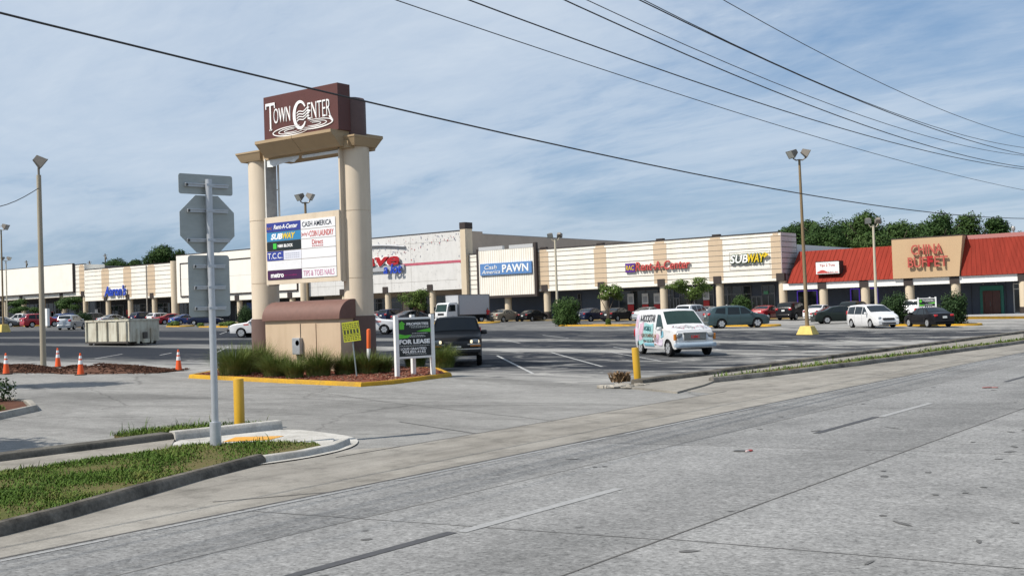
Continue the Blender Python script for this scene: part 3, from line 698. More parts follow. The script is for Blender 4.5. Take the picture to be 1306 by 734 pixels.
o = part(fl, 'peeling_flakes', [pm('flake_red', (.40, .06, .07)), pm('flake_blue', (.07, .09, .22)), pm('flake_grey', (.22, .22, .24))], fix=False); o['kind'] = 'stuff'
mk = MB()
for i in range(240):
    x = r_.uniform(xd+.3, px_x(588)); z = r_.uniform(5.3, 12.5); mk.bb(x, x+r_.uniform(.05, .16), D-.006, D-.001, z, z+r_.uniform(.05, .28))
o = part(mk, 'wall_scars', pm('wall_scar', (.52, .51, .50), .8, var=.2)); o['kind'] = 'stuff'
p = MB(); cx_ = px_x(595); p.bb(cx_-.42, cx_+.42, D-.55, D+.9, gz(cx_), 12.9, 0); p.bb(cx_-.46, cx_+.46, D-.6, D+.95, 12.9, 13.72, 1); part(p, 'corner_pier', [M_coltan, M_brown])
gc = [xd+.8]+cols+[xe-2]
for a, b_ in zip(gc, gc[1:]): store_window(part, a+.7, b_-.7, gz(a)+.2, 4.5, n=3)
sd_ = MB(); sd_.bb(px_x(503), px_x(516), D+3.5, D+3.85, gz(cx_)+.2, 4.3); part(sd_, 'brick_panel', pm('dark_red_brick', (.14, .06, .045), .8, var=.4, scale=14))
# --- right wing
cols = [px_x(p) for p in (644, 694, 766.5, 843, 914.8)]+[px_x(996)-.05]
pil = [(px_x(p)-.85, px_x(p)+.85) for p in (766, 842.5, 913.5)]+[(px_x(687), px_x(700)), (px_x(984.5), xf)]
r5, b5, part = shop('shop_wing', 'long cream boarded shop wing with tan pilasters and five lettered signs', xe, xf, 4.45, 9.55, cols, pil, 8, wallmat=M_navy, back=52, walltop=8.55)
rm = MB(); rm.bb(xf, xf+.06, D+.0, D+4.0, 4.45, 9.55, 0)
for i in range(8):
    z = 4.45+.35+(5.1-.45)*(i+.55)/8; rm.bb(xf+.061, xf+.09, D+.02, D+4, z-.035, z+.03, 1)
part(rm, 'end_wall', [mat_stain('lilac_siding', (.55, .47, .45), (.40, .34, .33)), M_line])
rw_ = MB(); rw_.bb(xf+.003, xf+.07, D+4.1, D+52, 5.5, 8.36); part(rw_, 'parapet', pm('grey_metal_siding', (.50, .50, .50), .6, var=.12, scale=3, stretch=(1, 8, .2)))
for p in (694, 766.5, 843, 914.8):
    k = MB(); k.bb(px_x(p)-.45, px_x(p)+.45, D-.09, D+.4, 9.66, 9.82); part(k, 'pilaster_cap', M_brown)
# storefronts of the wing
g5 = lambda px: gz(px_x(px))+.13
store_door(part, px_x(700.5), px_x(712), g5(706)); store_window(part, px_x(713), px_x(717), g5(715), 4.0, n=1)
for a, b_ in ((772, 788), (788.5, 805), (805.5, 822), (822.5, 838)): store_window(part, px_x(a, D+3.9), px_x(b_, D+3.9), g5(a)+.3, 4.1, n=1, trans=False)
for a, b_ in ((849, 858), (866, 884), (885, 909)): store_window(part, px_x(a, D+3.9), px_x(b_, D+3.9), g5(a)+.3, 4.1, n=2)
store_door(part, px_x(858.5, D+3.9), px_x(865.5, D+3.9), g5(862))
for a, b_ in ((922, 932), (932.5, 957), (971, 987)): store_window(part, px_x(a, D+3.9), px_x(b_, D+3.9), g5(a)+.25, 4.1, n=2)
store_door(part, px_x(958.5, D+3.9), px_x(970, D+3.9), g5(964))
for px in (803, 821.5, 836.5, 899.5):
    q = MB(); a = px_x(px-4, D+3.8); c_ = px_x(px+4, D+3.8); zc_ = 1.75 if px < 890 else 2.1
    q.bb(a, c_, D+3.83, D+3.86, zc_+gz(a), zc_+gz(a)+1.25, 0); q.bb(a+.02, c_-.02, D+3.82, D+3.855, zc_+gz(a)-.85, zc_+gz(a)-.05, 1); q.bb(a+.15, c_-.15, D+3.822, D+3.84, zc_+gz(a)+.2, zc_+gz(a)+.9, 2)
    part(q, 'window_poster', [M_posterw, M_posterr, pm('poster_grey', (.42, .43, .45))])
ws_ = MB(); ws_.bb(px_x(973, D+3.8), px_x(979, D+3.8), D+3.8, D+3.85, 3.1, 3.45); part(ws_, 'green_window_sign', pm('sign_green_pale', (.12, .38, .22)))
# --- red roofed restaurant
xg = -21.6; x6 = xf+.1
cols = [px_x(p) for p in (1048, 1101.5, 1158.3, 1217.3, 1304.5)]
xm = (x6+xg)/2; b6 = Vector((xm, D+2, gz(xm))); r6 = thing('restaurant', 'red metal roofed restaurant with tan parapet at the right end', 'restaurant', b6)
def part(mb, nm, m, par=None, **k):
    o = mb.build(nm, m, par or r6, **k); o.location = -b6 if par is None else (0, 0, 0); return o
w = MB(); w.bb(x6, xg+.5, D+4, D+34, -.1, 7.0); part(w, 'wall', M_navy)
bm_ = MB(); bm_.bb(x6, xg+.1, D-.05, D+.5, 3.42, 4.08, 0); bm_.bb(x6, xg+.05, D+.5, D+3.99, 3.5, 3.62, 1); part(bm_, 'white_beam', [M_whitebeam, M_soffit])
xpl, xpr = px_x(1139.5, D-.2), px_x(1230, D-.2)
def mansard(name, x0, x1, hip):
    m = MB(); y0, y1, z0, z1 = D-.25, D+3.1, 4.1, 7.52
    if hip: y1, z1 = D+.75, 7.62
    ht = 2.2 if hip else 0
    m.add([(x0, y0, z0), (x1, y0, z0), (x1-ht, y1, z1), (x0, y1, z1), (x0, y1, z0), (x1, y1, z0)], [(0, 1, 2, 3), (3, 2, 5, 4), (0, 3, 4), (1, 5, 2), (0, 4, 5, 1)], 0)
    n = int((x1-x0)/.46)
    for i in range(n+1):
        x = x0+.05+i*.46; e = 1.0
        if x > x1-.1: break
        xt = x if not hip else x0+(x-x0)*(x1-ht-x0)/(x1-x0)
        vs = []
        for (q, y, z) in ((x, y0, z0), (xt, y1, z1)):
            vs += [(q-.035, y-.002, z-.002), (q+.035, y-.002, z-.002), (q+.022, y-.03, z+.028), (q-.022, y-.03, z+.028)]
        m.add(vs, [(0, 1, 5, 4), (1, 2, 6, 5), (2, 3, 7, 6), (3, 0, 4, 7), (0, 3, 2, 1), (4, 5, 6, 7)], 0)
    return part(m, name, M_redmetal)
mansard('roof', x6+.6, xpl-.01, False); mansard('roof', xpr-.3, xg, True)
cp = MB(); cp.prism([(D+.72, 7.6), (D+2.4, 7.6), (D+2.4, 8.0), (D+.95, 8.0)], xpr-.3, xg-2.0, 'x'); part(cp, 'roof_cap', M_redcap)
rr = MB(); rr.bb(x6+.6, xg-2.4, D+4.1, D+34, 7.0, 7.5); rr.bb(xpr, xg-2.4, D+2.41, D+4.1, 7.0, 7.55); rr.bb(x6+.6, xpl, D+3.105, D+4.1, 7.0, 7.5); part(rr, 'flat_roof', M_roof)
pp = MB(); ya, yb_ = D-.35, D+3.4
z0, z1 = 4.11, 8.0; xl0, xr0 = xpl, xpr-.45
pp.add([(xl0, ya, z0), (xr0, ya, z0), (xpr, ya, z1), (xpl-.02, ya, z1), (xl0, yb_, z0), (xr0, yb_, z0), (xpr, yb_, z1), (xpl-.02, yb_, z1)], [(0, 1, 2, 3), (5, 4, 7, 6), (1, 5, 6, 2), (4, 0, 3, 7), (3, 2, 6, 7), (4, 5, 1, 0)], 0)
pp.bb(xpl-.05, xpr+.05, ya-.04, yb_, z1+.001, z1+.07, 1); part(pp, 'parapet', [M_tan2, M_brown])
for cx in cols:
    g0 = gz(cx)+.12
    c = MB(); c.cyl((cx, D+.3, g0), .43, 3.42-g0, 24); co_ = part(c, 'column', M_coltan, smooth=40)
    k = MB(); k.bb(cx-.44, cx+.44, D-.16, D+.3, 3.40, 4.09); part(k, 'column_cap', M_brown, co_)
    bnd = MB(); bnd.cyl((cx, D+.3, g0), .46, .8, 24); part(bnd, 'column_base', M_brown, co_, smooth=40)
st_ = MB(); st_.lathe([(.0, 0), (.21, 0), (.21, .02)], (cols[3], D-.14, 1.75), 'y', 20); part(st_, 'round_blue_sticker', pm('sticker_blue', (.05, .18, .5), .5))
Y4 = D+3.9
for a, b_ in ((1016, 1026), (1028, 1041), (1084, 1095), (1106, 1118)):
    store_window(part, px_x(a, Y4), px_x(b_, Y4), 1.0, 3.3, n=1, trans=False, frame=M_purple)
xa_, xb2 = px_x(1249, Y4), px_x(1279, Y4)
dd = MB(); dd.bb(xa_, xb2, Y4-.05, Y4+.1, .25, 3.1); ddo = part(dd, 'door_surround', M_green)
store_door(part, xa_+.35, xb2-.35, .27, M_reddoor, M_reddoor, y=Y4-.12)
store_window(part, px_x(1292, Y4), px_x(1303, Y4), .4, 3.2, n=1, frame=M_whiteframe)
for a in (1238, 1282):
    q = MB(); q.bb(px_x(a, Y4)-.02, px_x(a, Y4)+.02, Y4-.03, Y4+.02, .3, 3.3); part(q, 'wall_joint', M_dark)
for px in (1250, 1267, 1290):
    q = MB(); q.cyl((px_x(px), D+.9, 3.2), .06, .3, 10); part(q, 'soffit_lamp', M_alu)
an = MB(); q = PY(1293, 305, D+8); an.tube([(q.x, D+8, 7.4), (q.x, D+8, 8.5)], .09, 8); an.rbox((q.x, D+8, 8.75), (.34, .34, .5), .6); part(an, 'roof_vent', pm('vent_metal', (.30, .28, .27), .5, .4), smooth=40)

# --- walk in front of the shops with its yellow kerb
wk = sheet('shop_walk', [[(-262, D-2.2), (xg+3, D-2.2), (xg+3, D+4), (-262, D+4)]], .13, M_walk); struct(wk)
ykerb = struct(kerb('yellow_kerb', [(xf+2, D-2.4), (-262, D-2.4)], -.22, .13, mat_kerb('mixed_yellow_kerb', (.60, .39, .07), (.40, .36, .29), .5)))
pr_ = MB(); pr_.bb(px_x(1232), xg+2, D-7.5, D-2.2, -.1, .42); struct(pr_.build('porch', mat_kerb('porch_concrete', (.36, .37, .38), (.28, .28, .28), .4)))
struct(kerb('yellow_kerb', [(xg+2, D-7.9), (px_x(1232)-.2, D-7.9)], -.38, .20, M_yellow))

# ------------------------------------------------------------------ wall signs
M_signblue = pm('sign_blue', (.05, .15, .42), .4, var=.1); M_pale = pm('sign_white', (.80, .80, .78), .45, var=.03)
M_sred = pm('letter_red', (.50, .07, .06), .45); M_syel = pm('letter_yellow', (.70, .50, .02), .45); M_sgreen = pm('letter_outline_green', (.04, .10, .05), .5)
M_coral = pm('letter_coral', (.43, .09, .065), .45); M_brightred = pm('letter_bright_red', (.36, .01, .015), .4)
M_royal = pm('letter_royal_blue', (.02, .06, .42), .4); M_purplebox = pm('sign_purple', (.10, .03, .22), .4); M_dkblue = pm('letter_dark_blue', (.03, .035, .10), .5)
def wsign(label, px0, py0, px1, py1, y, cat='sign'):
    """a sign's rectangle on the wall at depth y from two picture corners (top left, bottom right)"""
    a = PY(px0, py0, y); b_ = PY(px1, py1, y); mx = (a.x+b_.x)/2
    t = thing('shop_sign', label, cat, (mx, y, b_.z), group='signs on the shop fronts')
    return t, a.x-mx, b_.x-mx, a.z-b_.z
t, l, r, h = wsign('blue slanted letters fixed on the boarded shop front left of the traffic sign', 134, 364.5, 161.8, 377, D-.16)
text("Aaron's", 'lettering', l, -.12, .1, r-l, h*.92, M_royal, t, .1, .2, .025); text("Aaron's", 'letter_backing', l-.08, .0, .02, (r-l)+.2, h, M_pale, t, .06, .2, .055)
# red and blue supermarket letters
t, l, r, h = wsign('red and blue supermarket letters on the white store front beside the pylon', 446, 325, 512.5, 345.5, D-.28)
q = MB(); q.bb(l, r+.4, -.02, .26, .12, .85); q.build('grey_plate', pm('sign_plate_grey', (.36, .37, .39), .5, var=.2), t)
text('Save', 'red_lettering', l+.6, -.06, .85, r-l-.9, h*.66, M_brightred, t, .14, .15, .03); text('Save', 'letter_backing', l+.52, .0, .76, r-l-.8, h*.72, M_pale, t, .08, .15, .08)
text('a lot', 'blue_lettering', r-3.1, -.2, -.25, 3.3, h*.48, M_royal, t, .12, .2, .02)
q = MB(); pts = [(l-1+(r-l+1.6)*i/14, .1, h+.55+.45*math.sin(math.pi*(i/14*.9+.1))) for i in range(15)]; q.tube(pts, .16, 6); q.build('arched_trim', pm('sign_plate_grey', (.36, .37, .39)), t)
# blue pawn board on its ribbed panel
a = PY(607.5, 318, D-.42); b_ = PY(685.5, 377.5, D-.42); mx = (a.x+b_.x)/2
t = thing('sign_board', 'ribbed cream board in a brown frame carrying the blue pawn sign', 'sign', (mx, D-.42, b_.z))
W2 = (b_.x-a.x)/2; H2 = a.z-b_.z
q = MB(); q.bb(-W2+.3, W2-.3, 0, .41, .3, H2-.25); 
for i in range(25):
    x = -W2+.5+i*(2*W2-1)/24; q.bb(x-.02, x+.02, -.012, -.001, .32, H2-.27, 1)
q.build('ribbed_panel', [M_cream, pm('rib_shadow', (.44, .36, .27))], t)
q = MB(); q.bb(-W2, W2, -.06, .41, 0, .3); q.bb(-W2, -W2+.3, -.06, .41, .301, H2); q.bb(W2-.36, W2, -.06, .41, .301, H2+.35); q.build('brown_frame', M_brown, t)
for c0_, c1_ in ((-.92, -.1), (.12, .9)):
    q = MB(); q.bb(W2*c0_, W2*c1_, -.02, .39, H2-.24, H2+.22); q.build('top_flashing', pm('galvanised', (.50, .50, .50), .5, .2), t)
t, l, r, h = wsign('long blue pawn shop sign with white words', 612, 336.6, 678.2, 347.8, D-.62)
h = PY(612, 336.6, D-.62).z-PY(612.8, 351.5, D-.62).z
q = MB(); q.bb(l, r, 0, .18, 0, h); q.build('sign_box', pm('pawn_blue', (.10, .22, .46), .4, var=.08), t, bev=.03)
text('Cash', 'lettering', l+.75, -.01, h*.5, (r-l)*.24, h*.36, M_pale, t, .03, .2); text('America', 'lettering', l+.3, -.01, h*.12, (r-l)*.36, h*.32, M_pale, t, .03, .2); text('PAWN', 'lettering', l+(r-l)*.44, -.01, h*.18, (r-l)*.50, h*.66, M_pale, t, .03, 0, .02)
# rental shop
t, l, r, h = wsign('purple badge and long red lettering over the middle shops', 797.3, 335.5, 880, 340.5, D-.2)
h0 = 1.0; q = MB(); wb = 1.28; q.bb(l, l+wb, -.02, .16, -.22, .82); q.build('badge', M_purplebox, t)
text('RAC', 'badge_lettering', l+.1, -.03, .02, wb-.2, .55, M_syel, t, .03, .1, .01)
text('Rent-A-Center', 'lettering', l+wb+.12, .0, -.1, r-l-wb-.12, 1.0, M_sred, t, .1, .15, .008); text('Rent-A-Center', 'letter_backing', l+wb+.07, .06, -.14, r-l-wb-.0, 1.06, pm('letter_pinkish', (.62, .42, .38)), t, .05, .15, .03)
# sandwich shop
t, l, r, h = wsign('white and yellow sandwich shop lettering near the wing corner', 930.2, 325, 979.6, 334.6, D-.2)
text('SUB', 'white_lettering', l+.1, -.02, .1, (r-l)*.47, .92, M_pale, t, .1, .22, .02); text('WAY', 'yellow_lettering', l+(r-l)*.48, -.02, .1, (r-l)*.44, .92, M_syel, t, .1, .22, .02)
text('SUB', 'letter_backing', l, .06, .0, (r-l)*.51, 1.1, M_sgreen, t, .06, .22, .07); text('WAY', 'letter_backing', l+(r-l)*.45, .06, .0, (r-l)*.51, 1.1, M_sgreen, t, .06, .22, .07)
q = MB(); e = l+(r-l)*.86; q.prism([(e, .72), (e+.35, .84), (e+.3, 1.12), (e+.75, .86), (e+.2, .5), (e+.26, .66)], -.12, .0, 'y'); q.build('arrow_tail', M_syel, t)
q = MB(); q.bb(l-.1, r+.15, .185, .198, 1.25, 1.28); q.bb(l-.1, r+.15, .185, .198, -.62, -.59); q.bb(l-.1, l-.07, .185, .198, -.62, 1.25); q.bb(r+.12, r+.15, .185, .198, -.62, 1.25); q.build('conduit_outline', M_alu, t)
# nail salon box sign
t, l, r, h = wsign('white box sign with red script hung on the red roof', 1040.3, 334, 1070.5, 348.2, D-.15)
h = 1.25
q = MB(); q.bb(l, r, 0, 1.15, 0, h, 0); q.bb(l-.03, r+.03, -.03, 1.14, h, h+.05, 1); q.bb(l-.03, r+.03, -.03, 1.14, -.05, 0, 1); q.bb(r, r+.04, -.03, 1.14, 0, h, 1); q.build('sign_box', [M_pale, M_brown], t)
text('Tips 2 Toes', 'lettering', l+.4, -.01, h*.55, (r-l)*.66, h*.27, M_sred, t, .012); text('NAILS', 'lettering', l+(r-l)*.52, -.01, h*.10, (r-l)*.32, h*.2, M_pale, t, .03)
q = MB(); pts = [(l+.12+(r-l-.24)*i/10, h*(.12+.22*math.exp(-((i/10-.25)/.2)**2))) for i in range(11)]; q.prism([(l+.12, .07)]+pts+[(r-.12, .07)], -.012, -.001, 'y'); q.build('red_swoosh', M_sred, t)
# restaurant letters
t, l, r, h = wsign('coral restaurant letters in two rows on the tan parapet', 1157.8, 324.5, 1209.2, 339.6, D-.52)
text('CHINA', 'lettering', l+.35, 0, 1.28, (r-l)*.79, .98, M_coral, t, .14, 0, .012); text('BU', 'lettering', l, 0, .05, (r-l)*.33, 1.0, M_coral, t, .14, 0, .012)
text('F', 'lettering', l+(r-l)*.36, 0, .05, (r-l)*.12, 1.0, M_coral, t, .14, 0, .012); text('F', 'red_replacement_letter', l+(r-l)*.50, -.02, .05, (r-l)*.14, 1.05, M_brightred, t, .16, 0, .05); text('ET', 'lettering', l+(r-l)*.67, 0, .05, (r-l)*.33, 1.0, M_coral, t, .14, 0, .012)
# ------------------------------------------------------------------ pylon sign
def tb(base):
    base = Vector(base)
    def put(mb, nm, m, root, **k):
        o = mb.build(nm, m, root, **k)
        o.location = -base if root.parent is None else (0, 0, 0); return o
    return base, put
M_pcol = mat_stain('pylon_stucco', (.63, .535, .415), (.42, .335, .24), (2.2, 2.2, .22), .55)
M_pbase = mat_stain('pylon_brown_base', (.135, .085, .072), (.10, .065, .055), (1, 1, .5), .5)
M_pbrown = pm('header_brown', (.088, .026, .021), .55, var=.10, scale=2)
M_pcorn = mat_stain('cornice_ochre', (.37, .27, .16), (.27, .20, .12), (1, 1, .4), .5)
M_drum = pm('drum_brown', (.105, .062, .056), .7, var=.12)
M_letter = pm('white_lettering', (.85, .85, .84), .4, var=.02)
xl, xr, yc = -34.41, -29.33, 29.6
base, put = tb(((xl+xr)/2, yc, gz(-32)))
py = thing('pylon_sign', 'tall two columned shopping centre pylon sign with brown header and tenant board', 'sign', base)
for cx in (xl, xr):
    c = MB(); g0 = gz(cx)-.1
    for a, b_ in ((2.2, 3.55), (3.575, 5.98), (6.005, 8.32)): c.cyl((cx, yc, a), .53, b_-a, 36)
    c.cyl((cx, yc, 2.2), .515, 6.1, 36); co_ = put(c, 'column', M_pcol, py, smooth=40)
    q = MB(); q.cyl((cx, yc, g0), .575, 2.2-g0, 36); o = q.build('column_base', M_pbase, co_, smooth=40)
    q = MB(); rows = []
    for hw, z in ((.56, 8.30), (.60, 8.38), (.69, 8.58), (.71, 8.60), (.71, 8.66), (.3, 8.70)): rows.append([(cx-hw, yc-hw, z), (cx+hw, yc-hw, z), (cx+hw, yc+hw, z), (cx-hw, yc+hw, z)])
    q.grid(rows, closed=True); q.add(rows[-1], [(0, 1, 2, 3)]); q.add(rows[0], [(3, 2, 1, 0)]); put(q, 'cap', M_pcorn, py)
    q = MB(); q.lathe([(.45, 8.6), (.45, 9.98), (.40, 10.08), (.2, 10.13), (.0, 10.14)], (cx, yc, 0), n=32, cap=False); 
    if cx == xr: put(q, 'drum', M_drum, py, smooth=50)
x0, x1 = -33.22, -29.16
q = MB(); pf = [(28.72, 8.28), (28.66, 8.36), (28.30, 8.72), (28.26, 8.74), (28.26, 8.85), (30.94, 8.85), (30.94, 8.74), (30.90, 8.72), (30.54, 8.36), (30.48, 8.28)]
q.prism(pf, x0, (x0+x1)/2-.01, 'x'); q.prism(pf, (x0+x1)/2+.01, x1, 'x'); q.bb(x0-.3, x1+.2, 28.9, 30.3, 8.22, 8.5); put(q, 'cornice', M_pcorn, py)
hx0, hx1, hy = -33.06, -29.10, 28.60
q = MB(); q.bb(hx0, hx1, hy, hy+.62, 8.852, 10.53); hd = put(q, 'header_board', M_pbrown, py, bev=.015)
def htext(s, nm, x, z, w, h, shear=0, bold=0): return text(s, nm, x, hy-.002, z, w, h, M_letter, hd, .03, shear, bold)
# the words with tall initials, and the rings of water under them
htext('T', 'lettering', hx0+.14, 9.24, .52, 1.02, 0, -.012); q = MB(); q.bb(hx0+.33, hx0+.47, hy-.032, hy-.002, 9.23, 9.27); q.bb(hx0+.14, hx0+.18, hy-.033, hy-.002, 10.05, 10.26); q.bb(hx0+.62, hx0+.66, hy-.033, hy-.002, 10.05, 10.26); q.build('serifs', M_letter, hd)
htext('OWN', 'lettering', hx0+.58, 9.46, .90, .56, 0, -.012)
htext('ENTER', 'lettering', hx0+2.42, 9.40, 1.18, .60, 0, -.012)
q = MB(); q.prism([(hx0+3.50, 9.40), (hx0+3.60, 9.40), (hx0+3.72, 9.22), (hx0+3.64, 9.20)], hy-.031, hy-.002, 'y'); q.build('serifs', M_letter, hd)
def ring(mb, cx, cz, rx, rz_, t0, t1, w0, w1, n=26):
    rows = []
    for i in range(n+1):
        u = i/n; t = rad(t0+(t1-t0)*u); w = w0+(w1-w0)*math.sin(math.pi*u)
        rows.append(((cx+math.cos(t)*(rx-w/2), cz+math.sin(t)*(rz_-w/2)), (cx+math.cos(t)*(rx+w/2), cz+math.sin(t)*(rz_+w/2))))
    for (a, b_), (c_, d_) in zip(rows, rows[1:]): mb.prism([a, b_, d_, c_], hy-.03, hy-.002, 'y')
q = MB(); ring(q, hx0+2.02, 9.62, .32, .48, 35, 325, .05, .14)
for k in range(4):
    z = 9.40+k*.10; pts = [(hx0+1.84+.11*i, z+.04*math.sin(i*1.5)+.02*i) for i in range(7)]
    for (a, b_), (c_, d_) in zip(pts, pts[1:]): q.prism([(a, b_-.018), (c_, d_-.018), (c_, d_+.018), (a, b_+.018)], hy-.028, hy-.002, 'y')
q.build('initial_emblem', M_letter, hd)
q = MB()
for rx, rz_, w in ((.98, .165, .045), (.66, .105, .035), (.36, .055, .03)):
    ring(q, hx0+1.50, 9.10, rx, rz_, 60, 330, .012, w); ring(q, hx0+2.72, 9.20, rx, rz_, -150, 105, .012, w)
q.build('ripple_emblem', M_letter, hd)
# hollow box between the columns: the upper bay has lost its face
ox0, ox1, oy0, oy1 = -33.42, -29.40, 28.90, 29.38
q = MB()
q.bb(ox1-.07, ox1, oy0, oy1, 3.45, 8.27, 0); q.bb(ox0, ox0+.06, oy0, oy1, 3.45, 8.27, 1); q.bb(ox0+.06, ox1-.07, oy0+.01, oy1, 3.5, 3.62, 0); q.bb(ox0+.06, ox1-.07, oy0+.01, oy1, 5.93, 6.02, 0)
for y_ in (oy0-.03, oy1-.03): q.bb(ox0-.01, ox0+.05, y_, y_+.06, 3.45, 8.27, 2); 
q.bb(ox0+.2, ox0+.25, oy1-.06, oy1, 6.03, 8.25, 2); q.bb(ox0+.05, ox0+.2, oy1-.04, oy1-.02, 7.1, 7.14, 2)
put(q, 'open_frame', [M_pcol, pm('frame_grey', (.34, .355, .37), .6, var=.2), pm('frame_white', (.62, .61, .58), .6)], py)
q = MB(); q.add([(ox0+.08, oy0+.03, 8.25), (ox0+1.9, oy0+.03, 8.25), (ox0+1.86, oy0+.02, 8.13), (ox0+1.62, oy0, 7.98), (ox0+1.4, oy0-.03, 8.03), (ox0+.9, oy0, 8.0), (ox0+.45, oy0-.02, 7.93), (ox0+.12, oy0, 7.95)], [tuple(range(8))])
q.bb(ox0+2.0, ox1-.1, oy0+.05, oy0+.15, 8.1, 8.2, 0)
put(q, 'torn_panel', pm('torn_acrylic', (.62, .64, .64), .4, var=.1), py)
dx0, dx1, dz0, dz1 = ox0+.02, ox1-.02, 3.48, 6.02
q = MB(); q.bb(dx0, dx1, oy0-.10, oy0-.002, dz0, dz1, 0); dboard = put(q, 'tenant_board', M_pcol, py)
TW = pm('tenant_white', (.74, .74, .76), .35, var=.03); fy = oy0-.102
colx = [(dx0+.10, dx0+1.98), (dx0+2.0, dx1-.18)]
rh = (5.78-3.62)/6
cL = [(.03, .045, .25), (.035, .21, .42), (.012, .018, .02), (.66, .67, .74), (.72, .72, .74), (.05, .01, .06)]
for ci, (a, b_) in enumerate(colx):
    for ri in range(6):
        z1_ = 5.80-ri*rh; q = MB(); q.bb(a, b_-.0, fy-.02, fy-.002, z1_-rh+.018, z1_-.003)
        m = pm('tenant_panel_%d' % ri, cL[ri], .35, var=.05) if ci == 0 else TW
        pn = q.build('tenant_panel', m, dboard)
        Y_ = fy-.021; zz = z1_-rh+.018; hh = rh-.02
        T = lambda s, nm, u0, v0, w, h, m_, **k: text(s, nm, a+(b_-a)*u0, Y_, zz+hh*v0, (b_-a)*w, hh*h, m_, pn, .006, **k)
        if ci == 0:
            if ri == 0: T('Rent-A-Center', 'lettering', .22, .26, .70, .5, M_letter, shear=.25, bold=.02); T('RAC', 'badge_lettering', .03, .25, .14, .3, pm('badge_orange', (.45, .2, .05), .5))
            if ri == 1: T('SUB', 'lettering', .13, .18, .34, .66, M_letter, shear=.25, bold=.04); T('WAY', 'yellow_lettering', .47, .18, .38, .66, M_syel, shear=.25, bold=.04)
            if ri == 2:
                T('H&R BLOCK', 'lettering', .33, .34, .44, .34, M_letter, bold=.03); q = MB(); q.bb(a+.36, a+.54, Y_-.006, Y_, zz+hh*.22, zz+hh*.82); q.build('green_square', pm('bright_green', (.05, .5, .05), .4), pn)
            if ri == 3:
                q = MB(); q.bb(a, a+(b_-a)*.49, Y_-.005, Y_, zz, zz+hh); q.build('blue_field', pm('tcc_blue', (.03, .05, .28), .4), pn)
                text('T.C.C.', 'lettering', a+.05, Y_-.006, zz+hh*.2, (b_-a)*.43, hh*.62, M_letter, pn, .006)
                q = MB()
                for k in range(3):
                    for j in range(7): q.bb(a+(b_-a)*(.54+.06*j), a+(b_-a)*(.585+.06*j), Y_-.004, Y_, zz+hh*(.2+.22*k), zz+hh*(.28+.22*k))
                q.build('small_print', pm('print_grey', (.40, .42, .5), .5), pn)
            if ri == 5: T('metro', 'lettering', .10, .22, .38, .5, M_letter, bold=.03); T('by t-mobile', 'small_lettering', .5, .3, .36, .22, pm('magenta', (.30, .02, .14), .5))
        else:
            if ri == 0: T('CASH AMERICA', 'lettering', .04, .22, .86, .56, pm('letter_ink', (.02, .03, .05), .5), bold=.01)
            if ri == 1: T('Jacky\'s', 'lettering', .01, .22, .22, .5, M_sred); T('COIN LAUNDRY', 'lettering', .25, .16, .70, .64, M_sred, bold=.01)
            if ri == 2: T('Direct', 'lettering', .32, .38, .32, .5, M_sred, bold=.01); T('INSURANCE', 'small_lettering', .32, .12, .32, .16, M_sred)
            if ri == 5: T('TIPS & TOES NAILS', 'lettering', .04, .2, .9, .6, pm('letter_pink', (.50, .16, .30), .5), bold=-.005)
# ------------------------------------------------------------------ cabinet under the sign
cxa, cxb, cya, cyb = -33.10, -29.12, 28.42, 29.2
base, put = tb(((cxa+cxb)/2, cya, gz(-31)))
cb_ = thing('utility_cabinet', 'beige utility cabinet with rounded brown roof at the foot of the pylon', 'cabinet', base)
q = MB(); q.bb(cxa, cxb, cya, cyb, 0, 2.18); M_hous = mat_stain('cabinet_beige', (.53, .405, .28), (.36, .26, .17), (2, 2, .3), .5); put(q, 'housing', M_hous, cb_)
prof = [(cya-.10, 2.12)]+[(cya-.10+.72*(1-math.cos(rad(t))), 2.2+.62*math.sin(rad(t))) for t in range(0, 91, 10)]+[(cyb+.05, 2.80), (cyb+.05, 2.12)]
q = MB(); q.prism(prof, cxa-.06, cxb+.06, 'x'); put(q, 'rounded_roof', pm('cabinet_roof_brown', (.15, .075, .058), .65, var=.14), cb_, smooth=30)
q = MB()
for a, b_ in ((-31.95, -31.18), (-31.13, -30.36)): q.bb(a, b_, cya-.03, cya-.002, .35, 1.98)
put(q, 'door', M_hous, cb_)
q = MB(); q.bb(-31.17, -31.14, cya-.034, cya-.02, .35, 1.98); q.bb(-31.24, -31.20, cya-.05, cya-.03, 1.1, 1.25); put(q, 'door_seam', M_brown, cb_)
mp = PY(382.5, 441, cya)
q = MB(); q.bb(mp.x-.2, mp.x+.2, cya-.2, cya-.032, mp.z-.3, mp.z+.3); mb_ = put(q, 'meter_box', pm('meter_grey', (.36, .38, .40), .5, .3), cb_, bev=.02)
q = MB(); q.lathe([(.1, 0), (.1, .08), (.0, .09)], (mp.x+.08, cya-.2, mp.z+.12), 'y', 18); o = q.build('meter', pm('meter_glass', (.16, .17, .18), .2), mb_); o.location = (0, 0, 0)
q = MB(); q.tube([(mp.x-.02, cya-.1, mp.z-.3), (mp.x-.02, cya-.1, .1)], .035); o = q.build('conduit', M_alu, mb_)

